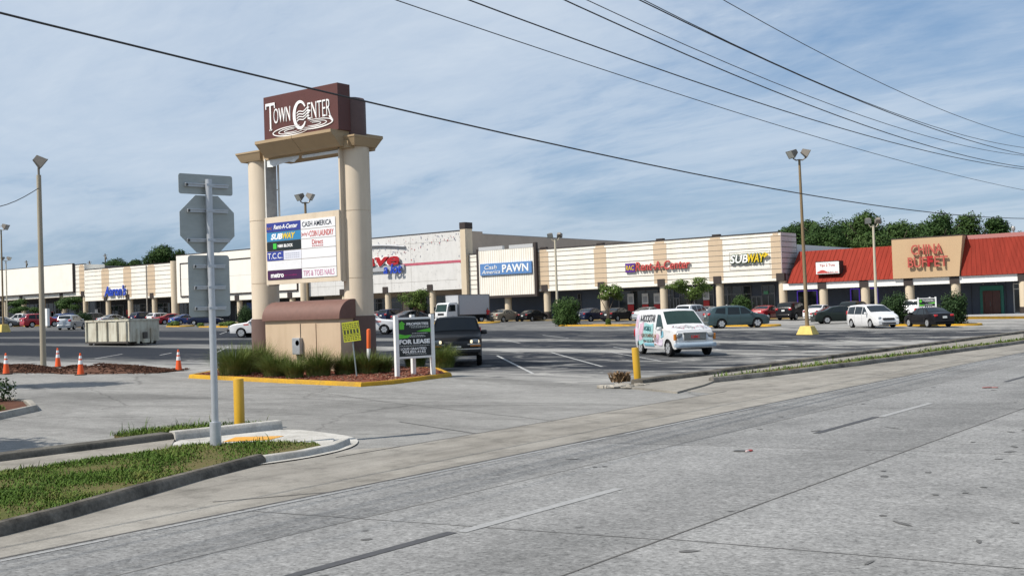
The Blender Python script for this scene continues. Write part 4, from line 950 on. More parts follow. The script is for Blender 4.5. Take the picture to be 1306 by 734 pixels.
# ------------------------------------------------------------------ island under the pylon
isl = [G(240, 482), G(352, 488), G(460, 493), G(500, 490), G(577, 480)]
isl = [Vector((p.x, p.y)) for p in isl]+[Vector((-25.5, 29.9)), Vector((-27.2, 31.4)), Vector((-34.5, 31.8)), Vector((-36.4, 30.6)), Vector((-35.7, 28.6)), Vector((-34.3, 26.5))]
struct(kerb('yellow_kerb', isl, .2, .13, M_yellow, closed=True))
cen = sum(isl, Vector((0, 0)))/len(isl)
m_ = sheet('mulch_bed', [[cen+(p-cen)*.965 for p in isl]], .115, M_redmulch); struct(m_)
b = MB(); r_ = random.Random(8)
for i in range(2400):
    u = r_.random(); p = G(r_.uniform(255, 572), r_.uniform(470, 490))
    if not inpoly(p.x, p.y, [cen+(q-cen)*.95 for q in isl]): continue
    b.box((p.x, p.y, p.z+.125+r_.uniform(0, .02)), (r_.uniform(.04, .13), .03, .02), r_.choice((0, 0, 1)), r_.uniform(0, 3))
o = b.build('bark_chips', [M_redmulch, pm('pale_chip', (.30, .18, .12), .9)]); o['kind'] = 'stuff'; tag(o, 'reddish bark chips strewn over the yellow kerbed island', 'mulch')

M_fgrass = mat_leaf('fountain_grass', (.055, .088, .018), (.115, .155, .038), (.25, .235, .09), .9)
def grass_clump(px, py_, h, rd_, n, seed, label):
    p = G(px, py_); r = random.Random(seed); b = MB(); vs = []; fs = []
    for i in range(n):
        a = r.uniform(0, 6.283); rr = rd_*.55*math.sqrt(r.random()); L = h*r.uniform(.5, 1.15); out = r.uniform(.15, 1.15)*rd_
        x, y = math.cos(a)*rr, math.sin(a)*rr; w = r.uniform(.005, .011); sx, sy = -math.sin(a)*w, math.cos(a)*w
        pr_ = []
        for k in range(5):
            t = k/4; pr_.append((x+math.cos(a)*out*t**1.7, y+math.sin(a)*out*t**1.7, L*(t*1.25-.42*t*t*(.4+out/rd_))))
        o = len(vs)
        for k, q in enumerate(pr_): f_ = 1-k*.22; vs += [(q[0]-sx*f_, q[1]-sy*f_, q[2]), (q[0]+sx*f_, q[1]+sy*f_, q[2])]
        for k in range(4): fs.append((o+2*k, o+2*k+1, o+2*k+3, o+2*k+2))
    b.add(vs, fs); o = b.build('ornamental_grass', M_fgrass, fix=False); o.location = (p.x, p.y, p.z+.1)
    tag(o, label, 'plant', 'ornamental grasses round the pylon')
for i, (px, py_, h, r_0, n, lab) in enumerate([
    (300, 482, 1.1, .85, 1000, 'leftmost big arching grass clump on the yellow kerbed island'),
    (328, 478, 1.1, .8, 1000, 'tall grass clump in front of the left pylon column base'),
    (352, 484, .85, .65, 800, 'grass clump before the left corner of the beige cabinet'),
    (376, 486, .7, .45, 600, 'small grass clump beneath the grey meter box'),
    (406, 483, .95, .65, 850, 'grass clump before the right half of the beige cabinet'),
    (440, 481, .75, .55, 700, 'low grass clump between the beige cabinet and the small yellow sign'),
    (468, 480, .8, .6, 750, 'grass clump around the orange and white marker post'),
    (488, 478, .65, .5, 600, 'low grass clump just left of the lease sign'),
    (530, 470, .95, .6, 700, 'grass clump behind the legs of the lease sign'),
    (566, 472, .85, .6, 750, 'rightmost grass clump beside the black vehicle')]):
    grass_clump(px, py_, h*1.02, r_0*1.12, int(n*1.7), 40+i, lab)

# ------------------------------------------------------------------ lease sign
M_postw = pm('white_post_paint', (.78, .78, .76), .5, var=.06)
pl = G(507, 484.5); pr2 = G(552.5, 481.5); d = Vector((pr2.x-pl.x, pr2.y-pl.y)); wd_ = d.length; ang = math.atan2(d.y, d.x)
ls = thing('lease_sign', 'white posted black and green for lease sign on the mulch island', 'sign', (pl.x, pl.y, pl.z+.05), ang, 'for lease signs')
def lease(root, W_, full=True):
    for x, y_, h in ((0, 0, 2.03), (W_, 0, 2.05), (W_*.72, .62, 2.05)):
        q = MB(); q.bb(x-.065, x+.065, y_-.065, y_+.065, -.1, h); q.build('post', M_postw, root, bev=.008)
    q = MB(); hs = 1.20; q.bb(.07, W_-.07, -.03, .03, .70, .70+hs); pn = q.build('panel', pm('lease_black', (.012, .016, .018), .35), root)
    
    for z_ in (.63, .70+hs): q = MB(); q.bb(.066, W_-.066, -.045, .045, z_, z_+.068); q.build('rail', M_postw, root)
    q = MB(); q.add([(W_-.05, .08, .7), (W_*.74, .58, .7), (W_*.74, .58, 1.9), (W_-.05, .08, 1.9), (W_-.03, .09, .7), (W_*.74+.02, .59, .7), (W_*.74+.02, .59, 1.9), (W_-.03, .09, 1.9)], [(0, 1, 2, 3), (7, 6, 5, 4), (0, 3, 7, 4), (1, 5, 6, 2), (3, 2, 6, 7), (0, 4, 5, 1)]); q.build('rear_panel', pm('lease_black', (.012, .016, .018)), root)
    gm = pm('lease_green', (.10, .50, .03), .4); y_ = -.032; w = W_-.14
    q = MB(); q.prism([(.07, 1.44), (.07, 1.28), (.42, 1.30), (.56, 1.40), (.30, 1.39)], y_-.004, y_, 'y'); q.prism([(.07+w, 1.60), (.07+w, 1.47), (.07+w*.55, 1.50), (.07+w*.75, 1.55)], y_-.004, y_, 'y')
    q.prism([(.11, 1.58), (.28, 1.58), (.28, 1.74), (.34, 1.74), (.20, 1.85), (.07+.02, 1.76), (.11, 1.74)], y_-.004, y_, 'y'); q.build('green_graphic', gm, pn)
    text('PROPERTIES', 'lettering', .38, y_, 1.71, w*.68, .085, M_letter, pn, .004, 0, .03)
    text('FOR LEASE', 'lettering', .09, y_, 1.10, w*.96, .15, M_letter, pn, .004, 0, .05)
    text('LOUIS GRANTEED', 'lettering', .14, y_, .90, w*.80, .085, M_letter, pn, .004, 0, .02); text('904.855.4163', 'lettering', .20, y_, .80, w*.72, .085, M_letter, pn, .004, 0, .03)
    q = MB(); r = random.Random(3)
    for z, n, u0, u1 in ((1.66, 12, .34, .95), (1.62, 10, .4, .95), (1.43, 8, .42, .9), (1.36, 9, .2, .8), (1.32, 10, .25, .85), (1.03, 14, .04, .96), (.755, 10, .2, .85)):
        x = .07+w*u0; e = .07+w*u1
        while x < e: l = r.uniform(.02, .07); q.bb(x, min(x+l, e), y_-.003, y_, z, z+.022); x += l+.018
    q.build('small_print', pm('print_pale', (.5, .52, .5), .5), pn)
    return pn
lease(ls, wd_)
p = GX(1172, 96); l2 = thing('lease_sign', 'far white framed green and white lease sign near the restaurant', 'sign', (p.x, p.y, p.z+.1), rad(24), 'for lease signs')
lease(l2, 1.45)
l2.scale = (.95, .95, .95)
# ------------------------------------------------------------------ small yellow sign and marker post
p = G(455.5, 485); st0 = thing('stake_sign', 'tilted yellow paper sign on a thin steel stake in the island', 'sign', (p.x, p.y, p.z+.1), rad(36))
q = MB(); q.tube([(0, 0, -.1), (-.12, .03, 1.3)], .022, 6); q.build('stake', pm('steel_stake', (.30, .36, .36), .45, .6), st0)
q = MB(); q.box((0, 0, 0), (.56, .02, .64)); pn = q.build('sign_plate', pm('sign_acid_yellow', (.50, .52, .03), .5, var=.05), st0); pn.location = (-.14, -.015, 1.50); pn.rotation_euler = (0, rad(-6), 0)
q = MB(); r_ = random.Random(9)
for z in (.26, .20, .14, -.14, -.20, -.26):
    x = -.26
    while x < .25: l = r_.uniform(.03, .09); q.bb(x, min(x+l, .27), -.014, -.010, z-.012, z+.016); x += l+.025
q.bb(-.28, .28, -.014, -.010, .085, .095); q.bb(-.28, .28, -.014, -.010, -.095, -.085)
x = -.25
while x < .22: q.bb(x, x+.07, -.014, -.010, -.065, .065); x += .105
q.build('printed_rows', pm('print_ink', (.05, .06, .02), .5), pn)
p = G(470.5, 480); mk_ = thing('marker_post', 'slim utility marker post with orange top and white lower half', 'post', (p.x, p.y, p.z+.05), 0)
q = MB(); q.lathe([(.065, 0), (.065, .95)], n=14); q.build('white_tube', M_postw, mk_, smooth=40)
q = MB(); q.lathe([(.072, .92), (.072, 1.52), (.06, 1.57), (0, 1.59)], n=14, cap=False); q.build('orange_sleeve', pm('marker_orange', (.70, .12, .02), .5), mk_, smooth=40)
mk_.rotation_euler = (0, rad(2), 0)
# ------------------------------------------------------------------ traffic sign seen from behind
M_galv = pm('galvanised_post', (.50, .52, .55), .42, .55, .08, 12); M_back = pm('sign_back_aluminium', (.36, .385, .375), .5, .25, .10, 4, stretch=(1, 1, 3))
p = G(275.5, 575); ts = thing('traffic_sign', 'galvanised post with three traffic sign plates seen from behind', 'traffic sign', (p.x, p.y, .06))
q = MB(); q.tube([(0, 0, -.1), (0, 0, 4.53)], .058, 16); q.build('pole', M_galv, ts, smooth=40)
q = MB(); q.cyl((0, 0, -.02), .095, .45, 14); q.build('sleeve', M_galv, ts, smooth=40)
def plate(name, poly, zc_, ang, brs, red=None, dx=0, label=None):
    a = rad(ang); q = MB(); q.prism(poly, .095, .102, 'y', 0)
    if red: q.prism([(x*.985, z*.985) for x, z in poly], .1025, .104, 'y', 1)
    o = q.build(name, [M_back]+([red] if red else []), ts); o.location = (0, 0, zc_); o.rotation_euler = (0, 0, a); tag(o, label)
    for z, w in brs:
        q = MB(); q.bb(-w, w, .052, .094, z-.028, z+.028); q.bb(-w, w, .03, .055, z+.012, z+.030); q.bb(-.07, .07, -.068, -.058, z-.02, z+.02); q.bb(-w*.98, -w*.9, .025, .053, z-.02, z+.02, 1)
        q.build('bracket', [M_galv, pm('bolt_dark', (.05, .05, .05), .5)], o)
    return o
def rrect(w, h, r): 
    out = []
    for cx, cz, a0 in ((w-r, h-r, 0), (-w+r, h-r, 90), (-w+r, -h+r, 180), (w-r, -h+r, 270)):
        for k in range(5): t = rad(a0+22.5*k); out.append((cx+r*math.cos(t), cz+r*math.sin(t)))
    return out
M_stopred = pm('stop_red', (.45, .01, .015), .4)
plate('sign_plate', rrect(.50, .17, .04), 4.45, 80, [(-.02, .40)], pm('sign_face_white', (.75, .75, .75), .4))
octo = [(.485/math.cos(rad(22.5))*math.cos(rad(22.5+45*k)), .485/math.cos(rad(22.5))*math.sin(rad(22.5+45*k))) for k in range(8)]
o = plate('sign_plate', octo, 3.78, 75, [(.22, .36), (-.28, .38)], M_stopred)
tx = text('STOP', 'lettering', -.36, .0, -.17, .72, .34, M_letter, o, .002, 0, .02); tx.rotation_euler = (0, 0, math.pi); tx.location = (0, .105, 0)
plate('sign_plate', rrect(.36, .52, .05), 2.73, 72, [(.33, .27), (-.03, .27), (-.38, .27)], pm('sign_face_white', (.75, .75, .75)))
# ------------------------------------------------------------------ bollards and cones
M_bol = mat_stain('bollard_yellow', (.58, .335, .015), (.30, .19, .05), (6, 6, .7), .55, .5)
def bollard(p, lean, label):
    t = thing('bollard', label, 'bollard', p, 0, 'yellow steel bollards at the driveway'); t.rotation_euler = lean
    q = MB(); q.lathe([(.104, -.1), (.104, .97), (.098, .99), (.0, .995)], n=24, cap=False); q.build('post', M_bol, t, smooth=40)
    q = MB(); q.lathe([(.1065, -.05), (.1065, .05)], n=24); q.build('grimy_foot', pm('grime', (.16, .12, .06), .9, var=.4), t, smooth=40)
    return t
p = G(305.8, 548.5); bollard((p.x, p.y, .04), (0, 0, 0), 'upright yellow bollard on the grassy corner behind the traffic sign post')
p = G(813.5, 488); bollard((p.x, p.y, .03), (rad(1), rad(-2.5), .4), 'slightly leaning yellow bollard at the crumbled kerb end before the painted van')
M_cone = pm('cone_orange', (.75, .10, .015), .5, var=.08); M_cw = pm('cone_white', (.74, .74, .74), .4, var=.05); M_cb = pm('cone_base', (.10, .05, .03), .7)
def conef(p, label, sc=1):
    t = thing('traffic_cone', label, 'traffic cone', p, 0, 'orange traffic cones round the mulch heap')
    q = MB(); R = lambda z: .135-.105*z/.84
    q.lathe([(R(.03), .03), (R(.84), .84), (.0, .845)], n=20, cap=False); q.build('cone_body', M_cone, t, smooth=40)
    for a, b_ in ((.42, .57), (.63, .74)):
        q = MB(); q.lathe([(R(a)+.004, a), (R(b_)+.004, b_)], n=20, cap=False); q.build('reflective_band', M_cw, t, smooth=40)
    q = MB(); q.box((0, 0, .02), (.36, .36, .04)); q.build('base', M_cb, t, bev=.01); return t
c1 = conef(G(8, 477) , 'traffic cone at the left end of the mulch heap by the picture edge')
for (px, py_, lab, rz) in ((74, 468, 'traffic cone standing behind the mulch heap, half hidden', .3), (103, 478, 'traffic cone standing alone in front of the mulch heap', .7), (228, 472.5, 'traffic cone on the asphalt right of the mulch heap', 1.1)):
    p = G(px, py_); dup(c1, (p.x, p.y, p.z), rz, lab)
# ------------------------------------------------------------------ light poles
M_conc = mat_stain('pole_concrete', (.34, .30, .225), (.24, .21, .155), (2, 2, .3), .5); M_rust = mat_stain('pole_rust', (.20, .135, .065), (.30, .25, .17), (3, 3, .4), .6); M_cream_pole = mat_stain('pole_cream', (.50, .45, .34), (.38, .33, .24), (3, 3, .4), .5)
M_head = pm('lamp_housing', (.19, .17, .145), .5, .3); M_lens = pm('lamp_lens', (.42, .42, .38), .25)
def flood(root, c, yaw, tilt, s=1.0):
    """box floodlight: tapered housing with a lens on its tilted face"""
    h = MB(); a, b_, d_ = .30*s, .24*s, .30*s
    vs = [(-a*.55, -d_*.9, -b_*.5), (a*.55, -d_*.9, -b_*.5), (a*.55, -d_*.9, b_*.55), (-a*.55, -d_*.9, b_*.55), (-a, d_*.6, -b_), (a, d_*.6, -b_), (a, d_*.6, b_), (-a, d_*.6, b_)]
    h.add(vs, [(0, 1, 2, 3), (7, 6, 5, 4), (0, 4, 5, 1), (1, 5, 6, 2), (2, 6, 7, 3), (3, 7, 4, 0)])
    h.bb(-a*1.05, a*1.05, d_*.602, d_*.72, -b_*1.06, b_*1.06)
    o = h.build('floodlight', M_head, root); o.location = c; o.rotation_euler = (rad(tilt), 0, rad(yaw))
    l = MB(); l.bb(-a*.9, a*.9, d_*.722, d_*.74, -b_*.9, b_*.9); l.build('lens', M_lens, o); return o
def lightpole(p, h, r0, r1, m, label, yaws, base=None, s=1.0, arm=.45, grp='parking lot light poles', lean=(0, 0), hook=False):
    t = thing('light_pole', label, 'light pole', p, 0, grp); t.rotation_euler = (lean[0], lean[1], 0)
    q = MB(); q.tube([(0, 0, -.2), (0, 0, h*.5), (0, 0, h)], [r0, (r0+r1)/2, r1], 12); q.build('pole', m, t, smooth=40)
    if len(yaws) == 1:
        q = MB(); q.tube([(0, 0, h), (0, 0, h+.32)], .05, 8); q.build('bracket', M_head, t); flood(t, (.06, .02, h+.58), yaws[0], -38, s)
    else:
        q = MB(); rt = R0*arm
        pts = [(-rt.x, -rt.y, h+.25), (-rt.x*.9, -rt.y*.9, h+.05), (-rt.x*.5, -rt.y*.5, h-.05 if not hook else h-.22), (0, 0, h-.02), (rt.x*.5, rt.y*.5, h-.05 if not hook else h-.22), (rt.x*.9, rt.y*.9, h+.05), (rt.x, rt.y, h+.25)]
        q.tube(pts, .045, 6); q.build('crossarm', M_cream_pole if hook else M_head, t)
        for sgn, yw in zip((-1, 1), yaws): flood(t, (rt.x*sgn, rt.y*sgn, h+.40), yw, -30, s)
    if base:
        q = MB(); w0, w1, hh = base; q.add([(-w0, -w0, -.05), (w0, -w0, -.05), (w0, w0, -.05), (-w0, w0, -.05), (-w1, -w1, hh), (w1, -w1, hh), (w1, w1, hh), (-w1, w1, hh)], [(3, 2, 1, 0), (4, 5, 6, 7), (0, 1, 5, 4), (1, 2, 6, 5), (2, 3, 7, 6), (3, 0, 4, 7)])
        q.build('yellow_base', pm('pole_base_yellow', (.64, .47, .13), .8, var=.18, scale=3), t, bev=.04)
    return t
p = G(55.5, 470); lightpole(p, 8.3, .125, .095, M_conc, 'concrete light pole with a single floodlight rising from the mulch heap', [TH/rad(1)-60], s=.95)
wp = Vector((p.x, p.y, p.z+7.75))
p = G(1030, 426); lightpole(p, 10.95, .13, .075, M_rust, 'tall rusty light pole on a yellow block beside the white minivan', [150, -60], (.56, .34, .52), 1.0, .40, lean=(rad(.4), rad(-.4)))
p = GX(1118.5, 101); lightpole(p, 8.6, .14, .10, M_cream_pole, 'cream light pole before the red roof with hooked lamp arms', [200, 20], (.5, .3, .5), .95, .46, hook=True)
p = GX(711.5, 97); lightpole(p, 8.8, .14, .10, M_cream_pole, 'cream light pole rising behind the big round bush', [200, 25], None, .95, .46, hook=True)
p = GX(394.5, 52); lightpole(p, 9.3, .10, .08, M_rust, 'light pole seen through the empty bay of the pylon sign', [170, -60], (.5, .3, .5), .9, .33)
p = G(4.5, 423); lightpole(p, 12.3, .12, .08, M_rust, 'light pole on a yellow block cut by the left picture edge', [150, -60], (.62, .4, .9), 1.3, .5)
p = GX(9.5, 104); lightpole(p, 11.2, .12, .09, M_cream_pole, 'thin pale light pole far back at the left edge', [150, -60], (.5, .4, .8), 1.2, .5)
# white standing panel by the left cars
p = GX(60.7, 90); t = thing('standing_sign', 'plain white standing panel sign between the red car and concrete pole', 'sign', p)
q = MB(); q.bb(-.28, .28, -.2, .2, .0, 2.75); q.build('panel', M_postw, t, bev=.02); q = MB(); q.bb(-.36, .36, -.28, .28, -.05, .25); q.build('plinth', M_walk, t)

# ------------------------------------------------------------------ roll-off dumpster
p0, p1 = G(109, 440), G(186, 438.6); L_ = 5.35; an = 0.0
p0 = Vector((p0.x, p0.y, gz(p0.x)))
dm = thing('dumpster', 'long open cream roll off dumpster heaped with green debris', 'dumpster', (p0.x+.1, p0.y, p0.z-.03), rad(-2))
M_dump = mat_stain('dumpster_paint', (.56, .545, .45), (.20, .14, .08), (3.2, 3.2, .4), .8, scale=1.6); M_steel = pm('dirty_steel', (.09, .08, .07), .7, .3, .3)
h, wdt = 1.62, 2.3
q = MB(); q.bb(0, L_, 0, .06, .22, h); q.bb(0, L_, wdt-.06, wdt, .22, h); q.bb(0, .06, .06, wdt-.06, .22, h); q.bb(L_-.06, L_, .06, wdt-.06, .22, h); q.bb(.06, L_-.06, .06, wdt-.06, .22, .3); q.build('tub', M_dump, dm)
q = MB()
for y_ in (-.05, wdt-.05): q.bb(-.05, L_+.05, y_, y_+.1, h-.0, h+.12)
for x in (-.05, L_-.05): q.bb(x, x+.1, .05, wdt-.05, h, h+.12)
q.build('top_rail', M_dump, dm, bev=.015)
for x in (.18, 1.45, 2.75, 4.0, 5.1):
    q = MB(); q.prism([(-.13, .26), (-.13, h-.02), (0, h-.02), (0, .26)], x-.05, x+.05, 'x'); q.prism([(wdt, .26), (wdt, h-.02), (wdt+.13, h-.02), (wdt+.13, .26)], x-.05, x+.05, 'x'); q.build('side_rib', M_dump, dm)
q = MB(); q.bb(.2, L_-.1, .5, .65, .02, .22); q.bb(.2, L_-.1, wdt-.65, wdt-.5, .02, .22); q.bb(.05, L_-.05, -.1, .0, .14, .26); q.build('floor_rail', M_steel, dm)
for x in (.35, L_-.4):
    for y_ in (.15, wdt-.15):
        q = MB(); q.lathe([(.14, -.09), (.15, -.07), (.15, .07), (.14, .09)], (x, y_, .15), 'y', 14); q.build('wheel', M_steel, dm, smooth=40)
q = MB(); q.bb(L_+.0, L_+.12, .55, .7, .1, 1.1); q.bb(L_, L_+.12, wdt-.7, wdt-.55, .1, 1.1); q.bb(L_+.0, L_+.3, .95, wdt-.95, .12, .4); q.build('hoist_gear', M_dump, dm)
q = MB(); q.bb(L_+.02, L_+.16, 1.0, wdt-1.0, .42, .85); q.build('hook_recess', M_steel, dm)
q = MB()
for z in (.75, 1.35): q.tube([(-.1, -.02, z-.1), (-.1, -.02, z+.1)], .06, 8)
q.build('hinge', M_steel, dm)
q = MB(); r_ = random.Random(2)
blob_leaves(q, [(1.2, 1.1, 1.5, 1.0, .9, .22), (2.6, 1.2, 1.52, 1.2, .9, .26), (4.2, 1.2, 1.5, .9, .8, .2)], 900, .28, 12)
de = q.build('debris', mat_leaf('garden_debris', (.05, .06, .025), (.10, .10, .05), (.2, .17, .1)), None, fix=False)
de.location = dm.location; de.rotation_euler = dm.rotation_euler; tag(de, 'heap of cut branches and leaves inside the cream dumpster', 'debris')

# ------------------------------------------------------------------ overhead wires
M_wire = pm('wire_black', (.02, .02, .022), .6)
for i, (z0, a, y0, r, lab) in enumerate([(5.40, .00088, 36, .0165, 'lowest thick black cable crossing in front of the pylon header'), (7.18, .0006, 45, .010, 'thin faint wire second from the bottom of the overhead lines'), (7.75, .00105, 36, .015, 'black wire third from the bottom of the overhead lines'), (8.05, .0014, 43, .016, 'black wire fourth from the bottom of the overhead lines'), (8.38, .0016, 40, .011, 'thin wire in the middle of the upper overhead lines'), (8.80, .0013, 45, .016, 'thick wire third from the top of the overhead lines'), (8.87, .0017, 42, .012, 'thin wire second from the top, almost touching its neighbour'), (9.70, .0016, 47, .012, 'topmost overhead wire, alone at the upper right')]):
    q = MB(); ys = [-12+2.5*k for k in range(45)]
    q.tube([(-13.5, y, z0+a*(y-y0)**2) for y in ys], r, 5)
    o = q.build('overhead_wire', M_wire, smooth=60); tag(o, lab, 'wire', 'overhead wires along the road')
q = MB(); e = PY(-40, 268, wp.y-6); q.tube([wp.lerp(e, k/8)-Vector((0, 0, .25*math.sin(math.pi*k/8))) for k in range(9)], .018, 5)
o = q.build('service_wire', M_wire); tag(o, 'thin slack wire tied to the concrete light pole at the left', 'wire')
# ------------------------------------------------------------------ vehicles
M_tyre = pm('tyre_rubber', (.016, .016, .017), .85, spec=.15); M_rim = pm('alloy_rim', (.52, .53, .54), .35, .5, .05); M_rimd = pm('wheel_well_dark', (.012, .012, .013), .9, spec=.1)
M_cgl = pm('car_glass', (.014, .018, .02), .05, spec=.38, var=.2, scale=1); M_cglg = pm('car_glass_green', (.022, .042, .034), .06, spec=.4, var=.3, scale=1)
M_trim = pm('black_trim', (.025, .025, .027), .6); M_chrome = pm('chrome', (.55, .56, .57), .18, .95, .03)
M_hl = pm('headlamp_lens', (.55, .56, .56), .12, spec=.8); M_tl = pm('tail_lamp', (.38, .012, .015), .2, spec=.7); M_amb = pm('amber_lamp', (.60, .20, .02), .3)
M_plate = pm('number_plate', (.62, .64, .62), .5)
def paint(name, rgb, rough=.28, metal=.0): return pm('paint_'+name, rgb, rough, metal, .05, 2, coat=.04 if sum(rgb) < .12 else .45, spec=.16 if sum(rgb) < .12 else .45)
SPEC = {
 'sedan': dict(L=4.75, W=1.82, r=.325, xw=(-1.42, 1.38), zb=.20, belt=.93, tum=.42, top=[(-2.375, .50), (-2.36, .78), (-2.25, .99), (-1.72, 1.07), (-1.55, 1.10), (-.88, 1.40), (-.3, 1.455), (.25, 1.43), (1.12, 1.03), (1.3, .99), (2.0, .83), (2.27, .72), (2.36, .6), (2.375, .45)],
   ws=(1.10, .30), rw=(-1.52, -.90), sw=[[(.05, .96), (.98, .98), (.32, 1.34), (.05, 1.37)], [(-1.0, .97), (-.02, .96), (-.02, 1.37), (-.62, 1.37)], [(-1.42, 1.0), (-1.08, .98), (-.72, 1.35), (-.9, 1.32)]], hl=(2.16, .62, .66, .15), tl=(-2.24, .60, .86, .17), mir=.82),
 'suv': dict(L=4.75, W=1.88, r=.36, xw=(-1.40, 1.42), zb=.26, belt=1.05, tum=.30, top=[(-2.375, .55), (-2.365, 1.0), (-2.28, 1.22), (-2.02, 1.60), (-1.75, 1.70), (-.8, 1.745), (.15, 1.71), (.45, 1.66), (1.18, 1.17), (1.35, 1.12), (2.0, 1.0), (2.26, .86), (2.36, .7), (2.375, .5)],
   ws=(1.16, .47), rw=(-2.27, -2.0), sw=[[(.1, 1.08), (1.02, 1.12), (.5, 1.57), (.1, 1.62)], [(-.85, 1.08), (.02, 1.08), (.02, 1.62), (-.82, 1.63)], [(-1.85, 1.13), (-.95, 1.08), (-.92, 1.62), (-1.72, 1.58)]], hl=(2.16, .64, .82, .18), tl=(-2.28, .66, 1.08, .24), mir=.92),
 'crossover': dict(L=5.1, W=2.0, r=.39, xw=(-1.48, 1.52), zb=.24, belt=1.10, tum=.34, top=[(-2.55, .55), (-2.54, 1.0), (-2.47, 1.25), (-2.2, 1.62), (-1.85, 1.76), (-.9, 1.85), (.1, 1.83), (.5, 1.76), (1.28, 1.24), (1.45, 1.19), (2.1, 1.08), (2.4, .95), (2.52, .75), (2.55, .5)],
   ws=(1.26, .52), rw=(-2.45, -2.14), sw=[[(.15, 1.14), (1.1, 1.19), (.55, 1.66), (.15, 1.70)], [(-.95, 1.14), (.07, 1.14), (.07, 1.70), (-.88, 1.72)], [(-2.0, 1.28), (-1.15, 1.18), (-1.08, 1.70), (-1.80, 1.66)]], hl=(2.33, .68, .88, .18), tl=(-2.43, .70, 1.18, .22), mir=1.0),
 'minivan': dict(L=5.08, W=1.98, r=.345, xw=(-1.55, 1.48), zb=.20, belt=1.03, tum=.26, top=[(-2.54, .5), (-2.53, 1.0), (-2.48, 1.2), (-2.3, 1.62), (-2.08, 1.72), (-1.0, 1.775), (.1, 1.75), (.4, 1.70), (1.5, 1.15), (1.65, 1.1), (2.2, .92), (2.42, .76), (2.52, .62), (2.54, .45)],
   ws=(1.47, .43), rw=(-2.46, -2.28), sw=[[(.25, 1.06), (1.2, 1.08), (.45, 1.60), (.25, 1.62)], [(-.95, 1.06), (.17, 1.06), (.17, 1.62), (-.95, 1.65)], [(-2.25, 1.08), (-1.03, 1.06), (-1.03, 1.65), (-2.12, 1.60)]], hl=(2.26, .72, .78, .16), tl=(-2.44, .72, 1.15, .34), mir=1.08),
 'van': dict(L=5.0, W=2.0, r=.365, xw=(-1.55, 1.75), zb=.30, belt=1.12, tum=.17, top=[(-2.5, .5), (-2.495, 1.2), (-2.45, 1.7), (-2.34, 1.98), (-2.1, 2.06), (.45, 2.07), (.70, 2.02), (1.50, 1.34), (1.62, 1.29), (2.30, 1.19), (2.45, 1.13), (2.495, 1.02), (2.5, .5)],
   ws=(1.48, .72), rw=(-2.47, -2.36), sw=[[(.42, 1.20), (1.32, 1.24), (.78, 1.84), (.42, 1.86)]], hl=(2.36, .74, .92, .22), tl=(-2.44, .82, 1.0, .4), mir=1.12),
 'bigsuv': dict(L=5.15, W=2.0, r=.39, xw=(-1.55, 1.55), zb=.40, belt=1.18, tum=.27, top=[(-2.575, .6), (-2.57, 1.2), (-2.5, 1.6), (-2.38, 1.84), (-2.1, 1.90), (.3, 1.89), (.55, 1.84), (1.12, 1.30), (1.25, 1.26), (2.3, 1.15), (2.47, 1.08), (2.55, .95), (2.575, .55)],
   ws=(1.10, .57), rw=(-2.52, -2.39), sw=[[(.1, 1.22), (.98, 1.24), (.58, 1.74), (.1, 1.77)], [(-.85, 1.22), (.02, 1.22), (.02, 1.77), (-.85, 1.78)], [(-2.25, 1.22), (-1.0, 1.22), (-1.0, 1.78), (-2.2, 1.76)]], hl=(2.44, .72, .95, .19), tl=(-2.52, .88, 1.2, .5), mir=.92),
 'pickup': dict(L=5.5, W=1.95, r=.38, xw=(-1.7, 1.65), zb=.36, belt=1.12, tum=.30, top=[(-2.75, .6), (-2.745, 1.0), (-2.70, 1.10), (-.82, 1.13), (-.72, 1.5), (-.6, 1.76), (.0, 1.82), (.45, 1.78), (1.05, 1.25), (1.2, 1.2), (2.3, 1.08), (2.6, .98), (2.72, .8), (2.75, .55)],
   ws=(1.03, .47), rw=(-.79, -.62), sw=[[(.1, 1.16), (.9, 1.18), (.5, 1.66), (.1, 1.70)], [(-.62, 1.16), (.02, 1.16), (.02, 1.70), (-.52, 1.68)]], hl=(2.58, .70, .86, .2), tl=(-2.70, .84, .92, .32), mir=.9),
}
def lerp_prof(P, x):
    if x <= P[0][0]: return P[0][1]
    for (a, b_), (c, d) in zip(P, P[1:]):
        if x <= c: t = (x-a)/(c-a); return b_+(d-b_)*t
    return P[-1][1]
